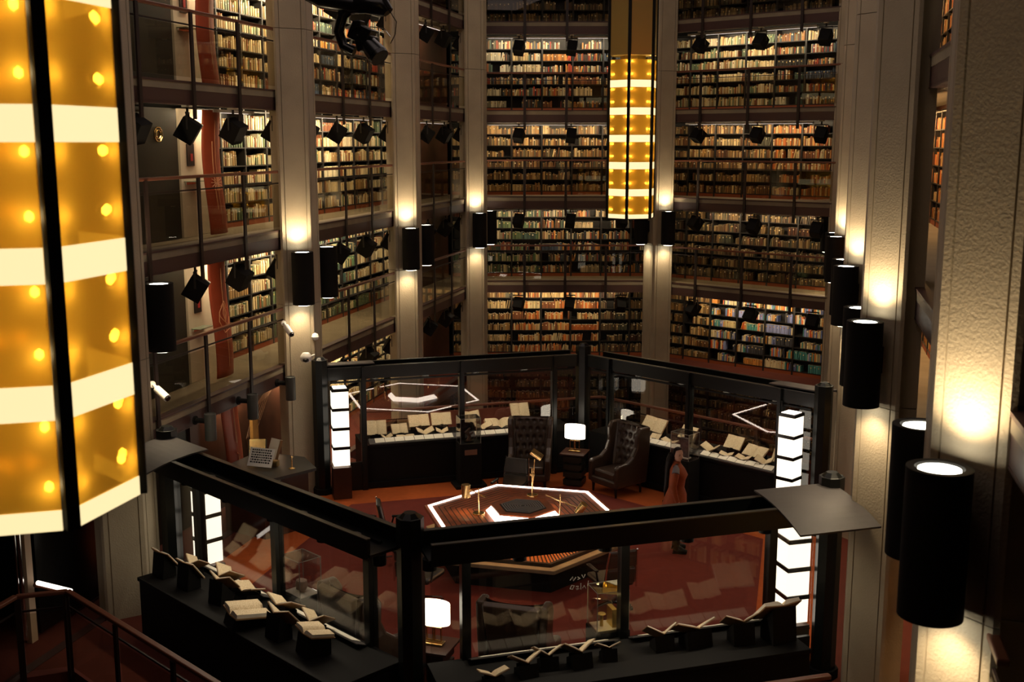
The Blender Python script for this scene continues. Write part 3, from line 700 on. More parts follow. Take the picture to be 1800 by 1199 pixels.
def case_side(P, Q, tag_name, where, tposts, books, cards, canopy, vit):
    """local frame: x from P to Q, +y towards the middle of the room"""
    P, Q = Vector(VA[P]), Vector(VA[Q]); e = (Q - P).normalized(); L = (Q - P).length; rz = math.atan2(e.y, e.x)
    inward = Vector((-e.y, e.x)); s = 1 if inward.dot(Vector(HC) - P) > 0 else -1
    r = thing('display_case', tag_name, 'display case', (P.x, P.y, 0), rz, 'display cases round the reading room')
    Y = lambda n: n * s                         # n>0: towards the room
    t0, t1 = (.75, L) if canopy == 0 else (0, L - .75)
    t0 += 0 if canopy == 0 else .16; t1 -= .16 if canopy == 0 else 0
    m = MB(); m.box(((t0 + t1) / 2, Y(-CD / 2), (CT - .12) / 2 + .06), (t1 - t0, CD - .06, CT - .12)); m.box(((t0 + t1) / 2, Y(-.03), .08), (t1 - t0, .10, .10)); m.build('base_cabinet', BLKM, r)
    MB().box(((t0 + t1) / 2, Y(-CD / 2), CT - .03), (t1 - t0, CD, .05)).build('counter_top', BLKM, r, bevel=.006)
    # beam: two fascias, tray, lips
    m = MB()
    m.box((L / 2, Y(0), ZB - .115), (L - .2, .05, .23)); m.box((L / 2, Y(-.46), ZB - .115), (L - .25, .04, .23)); m.box((L / 2, Y(-.23), ZB - .18), (L - .2, .46, .03))
    m.build('beam', FRAME, r)
    MB().box((L / 2, Y(0), ZB + .005), (L - .2, .07, .012)).box((L / 2, Y(-.46), ZB + .005), (L - .25, .06, .012)).build('beam_lip', mat('edge_grey', (.10, .10, .09), .3, .6), r)
    m = MB(); m.box((L / 2, Y(-.16), ZB - .16), (L - .6, .04, .05)); m.build('light_track', BLKP, r)
    for i in range(5):
        x = L * (i + .6) / 5.2
        f = MB().lathe([(0, .0), (.09, .0), (.09, .07), (.0, .075)], (x, Y(-.30), ZB - .17), 16).build('fixture_disc', GREYP, r)
        MB().lathe([(.075, 0), (.075, -.12), (.0, -.12)], (x + .45, Y(-.30), ZB - .2), 16).build('downlight', BLKM, r)
    for t in [0.0] + list(tposts):
        if t == 0: continue
        m = MB().box((t, Y(0), (ZB - .2) / 2), (.10, .12, ZB - .2)); m.box((t, Y(.055), (ZB - .1) / 2 + .1), (.05, .06, ZB - .1)); m.build('post', FRAME, r)
    ts = [.16] + list(tposts) + [L - .16]
    for a, b in zip(ts, ts[1:]):
        low = CT - .02 if (a + b) / 2 > t0 and (a + b) / 2 < t1 else .55
        MB().box(((a + b) / 2, Y(0), (low + ZB - .26) / 2), (b - a - .1, .012, ZB - .26 - low)).build('glass_pane', GLASS, r)
        if low < .8: MB().box(((a + b) / 2, Y(0), .28), (b - a - .1, .05, .54)).build('low_panel', FRAME, r)
        MB().box(((a + b) / 2, Y(.0), ZB - .275), (b - a - .1, .045, .03)).build('pane_rail', FRAME, r)
    x0, x1 = (-.02, 1.0) if canopy == 0 else (L - 1.0, L + .02)
    cv = curved_plate(x0, x1, Y(.06), Y(-.98), ZB + .07, .20); cv.build('canopy', GREYP, r)
    # sloped ledge with label cards
    sl = R(24)
    for (a, b, n) in cards:
        MB().box(((a + b) / 2, Y(-.12), CT + .03), (b - a + .22, .17, .012), M=Matrix.Rotation(-sl * s, 4, 'X')).build('card_ledge', GREYP, r)
    W0 = Matrix.Translation((P.x, P.y, 0)) @ Matrix.Rotation(rz, 4, 'Z')
    for ci, (a, b, n) in enumerate(cards):
        for i in range(n):
            x = a + (b - a) * (i + .5) / n
            o = bpy.data.objects.new('label_card', card); COL.objects.link(o); o.matrix_world = W0 @ Matrix.Translation((x, Y(-.12), CT + .045)) @ Matrix.Rotation(-sl * s, 4, 'X') @ Matrix.Diagonal(((b - a) / n / .212, 1, 1, 1))
            tag(o, 'white caption card, %s from the %s in the %s row, %s' % (ORDN[i], 'left' if e.x > 0 else 'right', ['outer', 'inner'][ci], where), 'label card', 'caption cards %s' % where)
    flip = Matrix.Rotation(0 if s < 0 else math.pi, 4, 'Z')     # book's foot towards the room
    for (t, n, zz, lean, kind, wd, ht, yaw, desc) in books:
        kk = .80 if canopy == 0 and P.y > 15 else .90; wd *= kk; ht *= kk; x = t; base = CT
        c = thing('book_cradle', 'black cradle under the %s, %s' % (desc, where), 'book stand', (0, 0, 0), 0, 'black cradles in the cases')
        M0 = W0 @ Matrix.Translation((x, Y(-n), base)) @ flip @ Matrix.Rotation(yaw, 4, 'Z')
        a = R(lean); hb = ht * .36
        c.matrix_world = M0
        # wedge in local coords: foot at y=-, rises to y=+
        run, rise = hb * 2 * math.cos(a), hb * 2 * math.sin(a); ww = wd * .34; z0 = .012 + zz
        vs = [(-ww, -run / 2, z0), (ww, -run / 2, z0), (ww, run / 2, z0 + rise), (-ww, run / 2, z0 + rise), (-ww, -run / 2, 0), (ww, -run / 2, 0), (ww, run / 2 + .04, 0), (-ww, run / 2 + .04, 0)]
        MB().add(vs, [(0, 1, 2, 3), (4, 7, 6, 5), (0, 4, 5, 1), (1, 5, 6, 2), (2, 6, 7, 3), (3, 7, 4, 0)]).build('wedge', BLKM, c)
        MB().box((0, -run / 2 - .012, z0 + .01), (ww * 1.4, .012, .05)).build('lip', BLKM, c)
        MBK = M0 @ Matrix.Translation((0, 0, z0 + rise / 2 + .012)) @ Matrix.Rotation(a, 4, 'X') @ Matrix.Translation((0, 0, .03 * wd))
        open_book(MBK, kind, wd, ht, '%s, %s' % (desc, where), 'open books in the glass cases')
    # case lights under the beam
    for a, b in zip(ts[1:] if canopy == 0 else ts, ts[2:] if canopy == 0 else ts[1:-1]):
        if b - a < .9: continue
        l = light('case_light', 'AREA', ((a + b) / 2, Y(-.14), ZB - .235), P_CASE * .10 * (b - a), (1, .84, .62), r, aim=(0, Y(-.22), -1), shape='RECTANGLE', size=b - a - .3, size_y=.04)
    # small acrylic vitrine on its pedestal at the middle post
    t, item = vit
    v = thing('vitrine', 'clear acrylic box on a black pedestal, %s' % where, 'vitrine', (0, 0, 0), 0, 'acrylic vitrines at the middle posts'); v.matrix_world = W0 @ Matrix.Translation((t, Y(.30), 0))
    MB().box((0, 0, .43), (.42, .34, .86)).build('pedestal', BLKM, v); MB().box((0, 0, .03), (.60, .46, .06)).build('plinth', BLKM, v)
    MB().box((0, Y(.175), .70), (.24, .012, .10)).build('plaque', mat('plaque_brown', (.22, .11, .07), .4), v)
    g = MB(); bh = .48
    for d in ((0, .16, .40, .008), (0, -.16, .40, .008)): g.box((d[0], d[1], .87 + bh / 2), (d[2], d[3], bh))
    for d in ((-.196, .32), (.196, .32)): g.box((d[0], 0, .87 + bh / 2), (.008, d[1], bh))
    g.box((0, 0, .87 + bh), (.40, .33, .008)); g.build('clear_cover', ACRYL, v)
    eg = MB()
    for x in (-.196, .196):
        for y in (-.16, .16): eg.box((x, y, .87 + bh / 2), (.008, .008, bh))
    for x in (-.196, .196): eg.box((x, 0, .87 + bh), (.007, .33, .007))
    for y in (-.16, .16): eg.box((0, y, .87 + bh), (.4, .007, .007))
    eg.build('cover_edges', mat('edge_clear', (.35, .33, .30), .3), v)
    W1 = W0 @ Matrix.Translation((t, Y(.30), .868))
    return W1
def bk(t, n, z, lean, kind, w_, h_, yaw, desc): return (t, n, z, lean, kind, w_, h_, R(yaw), desc)
# back left case (px 562..1027 over 5.2 m)
tp = (.78, 2.66, 4.52)
WA = case_side('A', 'B', 'black glass-fronted display case along the back left side', 'back left case', tp, [
    bk(1.10, .50, .05, 55, 'flat', .46, .50, -6, 'large upright open book with a printed plate'), bk(1.55, .52, .03, 52, 'flat', .38, .36, 4, 'small upright open book with a sketch'),
    bk(1.95, .62, .12, 55, 'flat', .50, .42, 3, 'upright open book with printed columns'), bk(2.40, .62, .12, 55, 'flat', .48, .44, -3, 'upright open book with a line drawing'),
    bk(1.25, .27, .0, 12, 'deep', .26, .20, 8, 'tiny open booklet'), bk(1.62, .27, .0, 10, 'flat', .42, .22, 0, 'thin flat open pamphlet'), bk(2.0, .30, .02, 20, 'deep', .40, .26, 5, 'small spread booklet'), bk(2.34, .30, .02, 18, 'deep', .28, .22, -5, 'little spread booklet'),
    bk(2.98, .62, .12, 55, 'vee', .44, .40, 5, 'open book standing behind the acrylic box'), bk(3.16, .34, .03, 22, 'deep', .44, .26, 4, 'low spread book beside the acrylic box'), bk(3.55, .42, .02, 24, 'thick', .74, .44, -2, 'thick open folio with a red plan'), bk(4.02, .66, .16, 58, 'flat', .46, .50, 0, 'tall open book behind the first wing chair')],
    [(1.0, 2.52, 8), (2.95, 4.4, 7)], 0, (2.72, 'sculpt'))
WB = case_side('C', 'B', 'black glass-fronted display case along the back right side', 'back right case', tp, [
    bk(.98, .50, .05, 55, 'flat', .48, .52, 4, 'upright open book half behind the light tower'), bk(1.55, .50, .04, 42, 'flat', .58, .42, -10, 'large white open book leaning low'), bk(2.05, .58, .08, 55, 'flat', .46, .44, -6, 'open book with a woodcut of a figure'),
    bk(1.20, .24, .02, 20, 'deep', .38, .26, 10, 'small folded booklet near the light tower'), bk(1.62, .22, .02, 15, 'vee', .34, .22, 0, 'small open book with coloured pictures'), bk(1.98, .22, .02, 15, 'vee', .30, .20, 12, 'small brown open booklet'), bk(2.34, .26, .02, 18, 'deep', .42, .28, -8, 'spread booklet under the woodcut book'),
    bk(3.05, .55, .08, 52, 'flat', .46, .46, -8, 'open manuscript behind the right acrylic box'), bk(3.85, .56, .08, 54, 'flat', .72, .50, -10, 'wide open book with pale printed pages'), bk(3.60, .26, .03, 40, 'flat', .26, .22, 0, 'little open book with two medallions'), bk(3.25, .25, .0, 12, 'vee', .44, .22, -8, 'flat spread pamphlet beside the medallion book'), bk(4.05, .22, .02, 20, 'deep', .30, .24, 5, 'small booklet beside the second wing chair')],
    [(.95, 2.45, 8), (2.85, 4.4, 8)], 0, (2.52, 'portrait'))
WC = case_side('F', 'E', 'black display case seen from behind along the front left side', 'front left case', tp, [
    bk(.95, .62, .10, 52, 'flat', .42, .40, 4, 'upright open book at the chandelier end'), bk(1.20, .34, .04, 30, 'deep', .36, .26, 0, 'small open booklet at the chandelier end'), bk(1.55, .60, .10, 54, 'flat', .40, .42, 5, 'second upright open book'), bk(1.95, .32, .06, 30, 'deep', .42, .34, -5, 'loosely spread open booklet'),
    bk(2.25, .56, .12, 48, 'vee', .40, .34, 8, 'open book before the middle post'), bk(2.42, .28, .05, 14, 'vee', .42, .32, 0, 'bright open book lit on the counter'), bk(3.02, .68, .06, 8, 'thick', .52, .62, -14, 'large open folio with ornamental page lying flat'), bk(3.30, .36, .10, 30, 'vee', .50, .36, 4, 'gilt-edged open book'),
    bk(3.62, .62, .10, 50, 'vee', .44, .38, 0, 'open book on a tall cradle'), bk(3.85, .30, .06, 30, 'deep', .40, .30, 6, 'curling spread booklet'), bk(4.22, .56, .16, 12, 'thick', .46, .42, -10, 'bright open book near the front corner')],
    [(1.0, 2.5, 8), (2.9, 4.4, 8)], 0, (2.72, 'globe'))
WD = case_side('D', 'E', 'black display case seen from behind along the front right side', 'front right case', tp, [
    bk(.98, .56, .18, 46, 'thick', .52, .48, 6, 'large dark-backed open book at the light tower end'), bk(1.42, .50, .10, 40, 'vee', .42, .34, -4, 'open book beside the large dark-backed one'), bk(1.95, .42, .06, 36, 'vee', .52, .34, 6, 'white curling open book'), bk(2.35, .40, .05, 38, 'deep', .38, .28, 0, 'white spread booklet by the middle post'),
    bk(3.02, .46, .04, 32, 'vee', .28, .24, -8, 'little open book beside the middle post'), bk(3.38, .52, .06, 30, 'deep', .38, .28, 4, 'spread pamphlet with lifted leaves'), bk(3.72, .46, .05, 28, 'deep', .34, .26, -6, 'small lifted booklet'), bk(4.0, .56, .05, 28, 'deep', .36, .24, 5, 'narrow open booklet on a black stand'), bk(4.38, .62, .02, 14, 'vee', .34, .26, 0, 'small open book near the front corner post')],
    [(1.0, 2.5, 8), (2.9, 4.4, 8)], 0, (2.72, 'gold'))
it = thing('figurine', 'dark rough figurine inside the back left acrylic box', 'figurine'); it.matrix_world = WA
MB().box((0, 0, .01), (.16, .12, .02)).build('foot', BLKP, it); MB().tube([(0, 0, .02), (.02, 0, .1), (-.03, .01, .18), (.03, 0, .26)], .03, 8, rs=[.05, .035, .05, .015]).tube([(.0, 0, .12), (.09, .02, .17)], .02, 6).build('body', mat('figure_bronze', (.09, .05, .035), .4, .5), it, True)
it = thing('portrait_slab', 'small grey stone slab inside the back right acrylic box', 'slab'); it.matrix_world = WB
MB().box((0, 0, .19), (.17, .05, .36)).build('slab', mat('slab_grey', (.16, .12, .11), .6, var=.4, vscale=14), it); MB().box((0, 0, .01), (.2, .12, .02)).build('foot', PAPER, it)
it = thing('stone_head', 'pale round carved stone inside the front left acrylic box', 'sculpture'); it.matrix_world = WC
MB().lathe([(0, .02), (.06, .03), (.09, .09), (.075, .15), (.0, .18)], (0, 0, .01), 18, sy=.85).build('stone', mat('stone_pale', (.5, .36, .28), .7, var=.2, vscale=20), it, True); MB().box((-.08, .02, .07), (.06, .06, .14)).build('side_block', mat('figure_bronze', (0, 0, 0)), it); MB().box((0, 0, .005), (.36, .28, .01)).build('foot', PAPER, it)
it = thing('gold_book', 'gold book with bright cover inside the front right acrylic box', 'book'); it.matrix_world = WD @ Matrix.Rotation(R(180), 4, 'Z')
MB().box((.05, 0, .12), (.06, .18, .22)).build('cover', GOLDM, it); MB().cyl((-.08, 0, 0), (-.08, 0, .16), .02).lathe([(.05, 0), (.04, .01)], (-.08, 0, .16)).build('stand', GOLDM, it)
MB().box((0, 0, .005), (.36, .28, .01)).build('tray', PAPER, it); light('spot', 'POINT', (0, -.02, .40), 1.5, (1, .7, .25), it, shadow_soft_size=.02)
MB().grid(lambda s, t: (-.17 + .34 * s, -.1 + .2 * t, .46 - .06 * s + .02 * math.sin(t * 3)), 6, 4).build('gold_lid', GOLDM, it, True)

# ------------------------------------------------------------------ light towers
lt = None
for (x, y, rz, lb) in ((-7.98, 18.60, R(30), 'glowing white light tower of stacked cubes at the back left corner'), (.0, 18.64, R(-30), 'glowing white light tower at the right beyond the canopy'), (.10, 13.62, R(30), 'glowing white light tower under the near grey canopy'), (-7.90, 13.62, R(-30), 'glowing white light tower behind the front left case')):
    if lt is None:
        lt = thing('light_tower', lb, 'floor lamp', (x, y, 0), rz, 'light towers at the open corners')
        MB().box((0, 0, .30), (.33, .33, .60)).box((0, 0, .56), (.34, .34, .02)).build('base', WOODD, lt)
        for i in range(4):
            z = .62 + .36 * i
            MB().box((0, 0, z + .165), (.29, .29, .30)).build('light_cube', PANELW, lt); MB().box((0, 0, z + .345), (.31, .31, .055)).build('black_band', BLKP, lt)
        MB().box((0, 0, 2.075), (.24, .24, .01)).build('top_plate', LEDD, lt)
    else: dup(lt, (x, y, 0), rz, lb)

# ------------------------------------------------------------------ chandeliers
def chandelier(x, y, zb, label, nb=6, top=13.3, pl=True):
    r = thing('chandelier', label, 'chandelier', (x, y, zb), 0, 'tall six-sided chandeliers')
    Rr = .60; hexa = [(Rr * math.sin(i * math.pi / 3), Rr * math.cos(i * math.pi / 3)) for i in range(6)]; pitch = .634; lit = pitch * nb; tot = top - zb
    for i in range(6):
        a, b = Vector(hexa[i]), Vector(hexa[(i + 1) % 6]); c = (a + b) / 2; e = (b - a).normalized(); rz = math.atan2(e.y, e.x); wd = Rr - .09
        for j in range(nb): MB().box((c.x, c.y, (.10 if j == 0 else .0625 + pitch * j) / 2 + (pitch * (j + 1) - .1025) / 2), (wd, .006, pitch - (.2025 if j == 0 else .165)), rz).build('gold_panel', GFILM, r)
        MB().box((c.x, c.y, .05), (wd, .01, .10), rz).build('light_band', BANDM, r)
        for j in range(1, nb): MB().box((c.x, c.y, -.02 + pitch * j), (wd, .01, .165), rz).build('light_band', BANDM, r)
        MB().box((c.x, c.y, (lit + tot) / 2), (wd, .01, tot - lit), rz).build('upper_panel', GOLDM, r)
        n_ = Vector((c.x, c.y)).normalized()
        MB().box((a.x * .985, a.y * .985, tot / 2), (.064, .05, tot), math.atan2(a.y, a.x) + math.pi / 2).build('corner_channel', BLKM, r)
        # bulbs just inside each corner
        for sg in (-1, 1):
            if i not in (1, 2, 3, 4): continue
            q = a * .89 + (Vector(hexa[(i + sg) % 6]) - a) * .11
            for j in range(nb * 2):
                zz = .12 + pitch * (j // 2) + (.08 if j % 2 == 0 else .37)
                if True:
                    bl = MB().lathe([(0, -.045), (.025, -.04), (.045, -.01), (.045, .01), (.025, .04), (0, .05)], (q.x, q.y, zz), 14)
                    o = bl.build('bulb', BGLASS, r, True); MB().lathe([(0, -.028), (.020, -.012), (.020, .014), (0, .030)], (q.x, q.y, zz), 8).build('filament', FIL, o)
    core = [(.30 * math.sin(i * math.pi / 3 + .5236), .30 * math.cos(i * math.pi / 3 + .5236)) for i in range(6)]
    MB().prism(core, .1, lit).build('inner_core', mat('core_gold', (.36, .22, .05), .3, .9), r)
    MB().prism([(p[0] * .93, p[1] * .93) for p in hexa], lit, lit + .03).build('divider', GOLDM, r)
    if pl:
        for j in range(nb // 2): light('bulb_light', 'POINT', (0, 0, .4 + pitch * 2 * j), 0.1, (1, .6, .2), r, shadow_soft_size=.1)
    return r
chandelier(-3.78, 4.71, EYE - 1.80, 'huge glowing gold chandelier with cream bands filling the left edge', nb=6, pl=False)
chandelier(-4.0, 27.3, EYE - 1.80, 'distant gold chandelier with cream bands hanging before the back gallery', pl=False)

# ------------------------------------------------------------------ lit table
TC = (-4.0, 16.38)
hp = lambda r, a0=0: [(r * math.cos(R(a0 + 60 * i)), r * math.sin(R(a0 + 60 * i))) for i in range(6)]
tb = thing('meeting_table', 'six-sided wooden table with a white light line round its edge', 'table', (*TC, 0))
def ringf(m, r0, r1, z0, z1, mi=0):
    a, b = hp(r0), hp(r1); n = 6; vs = [(*p, z1) for p in a] + [(*p, z1) for p in b] + [(*p, z0) for p in a] + [(*p, z0) for p in b]
    fs = []
    for i in range(6):
        j = (i + 1) % 6; fs += [(i, j, 6 + j, 6 + i)[::-1], (12 + i, 12 + j, 18 + j, 18 + i), (6 + i, 6 + j, 18 + j, 18 + i)[::-1], (i, j, 12 + j, 12 + i)]
    return m.add(vs, fs, mi)
MB().prism(hp(1.62), .69, .745).build('table_top', WOODT, tb, bevel=.006)
gm = MB()
for r_ in [.72 + .095 * i for i in range(8)]:
    ringf(gm, r_ - .008, r_ + .008, .7455, .7475)
gm.build('inlay_grooves', BLK, tb)
m = MB(); ringf(m, 1.50, 1.56, .746, .752); m.build('edge_light', LEDW, tb)
m = MB(); m.prism(hp(.60), .7455, .835, k=.84); m.build('raised_light_skirt', LEDW, tb)
m = MB(); m.prism(hp(.52), .835, .86, k=1); m.build('raised_centre', WOODT, tb)
m = MB()
for r_ in [.04 + .042 * i for i in range(8)]: ringf(m, r_, r_ + .02, .86, .875)
m.prism(hp(.38), .859, .864, mi=1); m.build('vent_grille', [GRILL, BLK], tb)
m = MB(); m.prism(hp(1.40), .43, .62, k=.62); m.build('slatted_skirt', mat('skirt_wood', (.5, .17, .05), .4), tb)
m = MB()
for i in range(6):
    a, b = Vector(hp(1.39)[i]), Vector(hp(1.39)[(i + 1) % 6]); a2, b2 = a * .63, b * .63
    for k in range(22):
        t = (k + .5) / 22; p = a.lerp(b, t); q = a2.lerp(b2, t); m.cyl((p.x, p.y, .436), (q.x, q.y, .62), .012, n=4)
ringf(m, 1.39, 1.45, .40, .45)
m.build('skirt_slats', BLK, tb)
MB().prism(hp(.85), .60, .69).build('neck', BLK, tb)
MB().prism(hp(1.60), .34, .40).build('stone_shelf', STONE, tb, bevel=.01)
m = MB(); m.prism(hp(1.45), 0, .34, k=.95); m.build('table_base', BLKM, tb)
m = MB(); ringf(m, 1.36, 1.40, .675, .688); m.build('under_light', emis('under_warm', (1, .6, .28), 14), tb)
def desk_lamp(x, y, rz, kind, label):
    r = thing('desk_lamp', label, 'desk lamp', (TC[0] + x, TC[1] + y, .746), rz, 'brass lamps on the lit table')
    MB().lathe([(.095, 0), (.095, .02), (.09, .025), (.02, .028), (0, .03)], (0, 0, 0), 24).build('base', BRASS, r, True)
    if kind == 'down':
        MB().cyl((0, 0, .02), (0, 0, .42), .010).build('pole', BRASS, r)
        MB().cyl((.12, 0, .27), (-.15, 0, .40), .008).build('arm', BRASS, r)
        s = MB().lathe([(.07, 0), (.07, .20), (.0, .20)], (-.20, 0, .27), 20).build('lamp_shade', BRASS, r, True); MB().lathe([(0, 0), (.06, .0)], (-.20, 0, .275), 16).build('lamp_lens', LEDW, s)
        light('lamp_light', 'SPOT', (-.20, 0, .26), 3, (1, .75, .4), r, aim=(0, 0, -1), spot_size=R(110), shadow_soft_size=.04)
    elif kind == 'up':
        MB().cyl((0, -.02, .02), (0, -.02, .48), .009).cyl((0, .02, .12), (.03, .02, .62), .009).build('pole', BRASS, r)
        MB().box((0, 0, .36), (.08, .05, .03)).build('clamp', BRASS, r)
        M = Matrix.Translation((.05, .02, .72)) @ Matrix.Rotation(R(155), 4, 'Y')
        s = MB(); s.lathe([(.06, -.1), (.06, .1), (.0, .1)], (0, 0, 0), 20, M=Matrix.Rotation(R(160), 4, 'Y')); o = s.build('lamp_shade', BRASS, r, True, loc=(.07, .02, .70)); o.rotation_euler = (0, R(-38), 0)
    else:
        MB().cyl((0, 0, .02), (0, 0, .40), .010).build('pole', BRASS, r)
        MB().cyl((-.24, 0, .36), (.30, 0, .22), .009).build('arm', BRASS, r)
        o = MB().lathe([(.06, -.09), (.06, .09), (.0, .09)], (0, 0, 0), 20).build('lamp_shade', BRASS, r, True, loc=(.34, 0, .22)); o.rotation_euler = (0, R(35), 0)
desk_lamp(-.66, -.20, R(8), 'down', 'brass desk lamp with its shade pointing down, left on the lit table')
desk_lamp(-.06, .90, R(0), 'up', 'brass desk lamp with its shade tipped high, at the back of the lit table')
desk_lamp(.62, -.14, R(-8), 'cross', 'brass desk lamp with crossed arms, right on the lit table')

# ------------------------------------------------------------------ seating
def wing_chair_proto():
    r = thing('wing_chair', 'x', 'armchair', group='tufted leather wing chairs')
    # local: faces -y
    MB().box((0, -.02, .37), (.56, .60, .16)).build('seat', LEATH, r, bevel=.04)
    MB().box((0, .0, .24), (.68, .70, .14)).build('seat_frame', LEATH, r, bevel=.03)
    nx, nz = 36, 44
    def f(s, t):
        x = (s - .5) * (.58 + .12 * t); z = .40 + .86 * t; y = .26 + .14 * t + .10 * (abs(s - .5) * 2) ** 3 * -1
        u, v = s * 5, t * 5.5; d = min(math.hypot(((u + .5 * (j % 2)) % 1) - .5, v - j) for j in (math.floor(v), math.floor(v) + 1))
        if .06 < t < .96 and .07 < s < .93: y += .045 * math.exp(-(d / .22) ** 2) - .02
        return (x, y, z)
    b = MB(); b.grid(f, nx, nz); bb = b.build('backrest', LEATH, r, True)
    MB().add([(-.29, .28, .40), (.29, .28, .40), (.35, .42, 1.26), (-.35, .42, 1.26), (-.27, .36, .30), (.27, .36, .30), (.33, .50, 1.24), (-.33, .50, 1.24)], [(0, 4, 5, 1), (1, 5, 6, 2), (2, 6, 7, 3), (3, 7, 4, 0), (4, 7, 6, 5)]).build('back_shell', LEATH, r, bevel=.02)
    bt = MB()
    for j in range(1, 6):
        for i in range(5):
            s = (i + .5 - .5 * (j % 2)) / 5
            if .08 < s < .92: p = f(s, j / 5.5); bt.lathe([(0, -.012), (.014, 0), (0, .012)], (p[0], p[1] - .012, p[2]), 8)
    bt.build('tuft_buttons', LEATHB, bb, True)
    for sg in (-1, 1):
        # wing + arm as one swept slab: outline in the y-z plane
        pts = [(-.36, .20), (-.36, .58), (-.30, .62), (-.10, .64), (.04, .74), (.12, .90), (.12, 1.14), (.20, 1.26), (.44, 1.26), (.46, .9), (.40, .20)]
        n = len(pts); x0, x1 = sg * .30, sg * .40
        vs = [(x0 + sg * (.05 * max(0, z - .6)), y, z) for y, z in pts] + [(x1 + sg * (.05 * max(0, z - .6)), y, z) for y, z in pts]
        fs = [tuple(range(n)), tuple(range(2 * n - 1, n - 1, -1))] + [(i, (i + 1) % n, n + (i + 1) % n, n + i)[::-1] for i in range(n)]
        MB().add(vs, fs).build('armrest', LEATH, r, bevel=.03)
        for y in (-.30, .32): MB().cyl((sg * .31, y, 0), (sg * .30, y, .20), .02, .032, n=8).build('leg', BLKP, r)
    return r
CH = None
for (x, y, rz, lb) in ((-4.78, 20.1, R(10), 'tufted leather wing chair, left of the two behind the lit table'), (-3.12, 20.15, R(-38), 'tufted leather wing chair, right of the two behind the lit table'), (-2.98, 12.15, R(178), 'wing chair seen from behind, right of the front corner lamp'), (-4.85, 12.0, R(150), 'wing chair seen through glass, left of the front corner post')):
    if CH is None: CH = wing_chair_proto(); CH['label'] = lb; CH.location = (x, y, .014); CH.rotation_euler = (0, 0, rz)
    else: dup(CH, (x, y, .014), rz, lb)
def office_chair():
    r = thing('office_chair', 'x', 'chair', group='leather office chairs round the lit table')
    MB().box((0, 0, .46), (.50, .50, .09)).build('seat', LEATHB, r, bevel=.035)
    b = MB()
    for z0, z1, y0, y1, w0, w1 in ((.48, .73, .24, .29, .47, .44), (.74, 1.0, .29, .35, .44, .40)):
        b.add([(-w0 / 2, y0, z0), (w0 / 2, y0, z0), (w1 / 2, y1, z1), (-w1 / 2, y1, z1), (-w0 / 2, y0 + .07, z0), (w0 / 2, y0 + .07, z0), (w1 / 2, y1 + .07, z1), (-w1 / 2, y1 + .07, z1)], [(0, 1, 2, 3), (7, 6, 5, 4), (0, 4, 5, 1), (1, 5, 6, 2), (2, 6, 7, 3), (3, 7, 4, 0)])
    b.build('backrest', LEATHB, r, bevel=.025)
    for sg in (-1, 1):
        MB().tube([(sg * .235, .33, .44), (sg * .225, .36, .76), (sg * .205, .41, 1.01)], .014, 6).build('back_frame', CHROME, r)
        MB().box((sg * .28, .02, .66), (.05, .30, .03)).tube([(sg * .28, .14, .65), (sg * .27, .2, .45)], .015, 6).build('armrest', BLKP, r, bevel=.008)
    MB().cyl((0, 0, .10), (0, 0, .42), .028).build('gas_column', CHROME, r)
    for i in range(5):
        a = R(72 * i + 10); l = MB().tube([(0, 0, .12), (.15 * math.cos(a), .15 * math.sin(a), .10), (.30 * math.cos(a), .30 * math.sin(a), .075)], .02, 6, rs=[.025, .02, .014]).build('leg', CHROME, r)
        MB().cyl((.30 * math.cos(a) - .015, .30 * math.sin(a), .03), (.30 * math.cos(a) + .015, .30 * math.sin(a), .03), .03, n=12).build('caster', BLKP, l)
    return r
OC = None
for (x, y, rz, lb) in ((-4.66, 18.1, R(-6), 'black leather office chair facing the camera behind the lit table'), (-5.75, 15.75, R(112), 'black leather office chair seen edge on, left of the lit table'), (-2.35, 14.75, R(215), 'black leather office chair pulled out at the right front of the table'), (-4.95, 14.25, R(168), 'office chair in the dark before the front of the lit table')):
    if OC is None: OC = office_chair(); OC['label'] = lb; OC.location = (x, y, .014); OC.rotation_euler = (0, 0, rz)
    else: dup(OC, (x, y, .014), rz, lb)
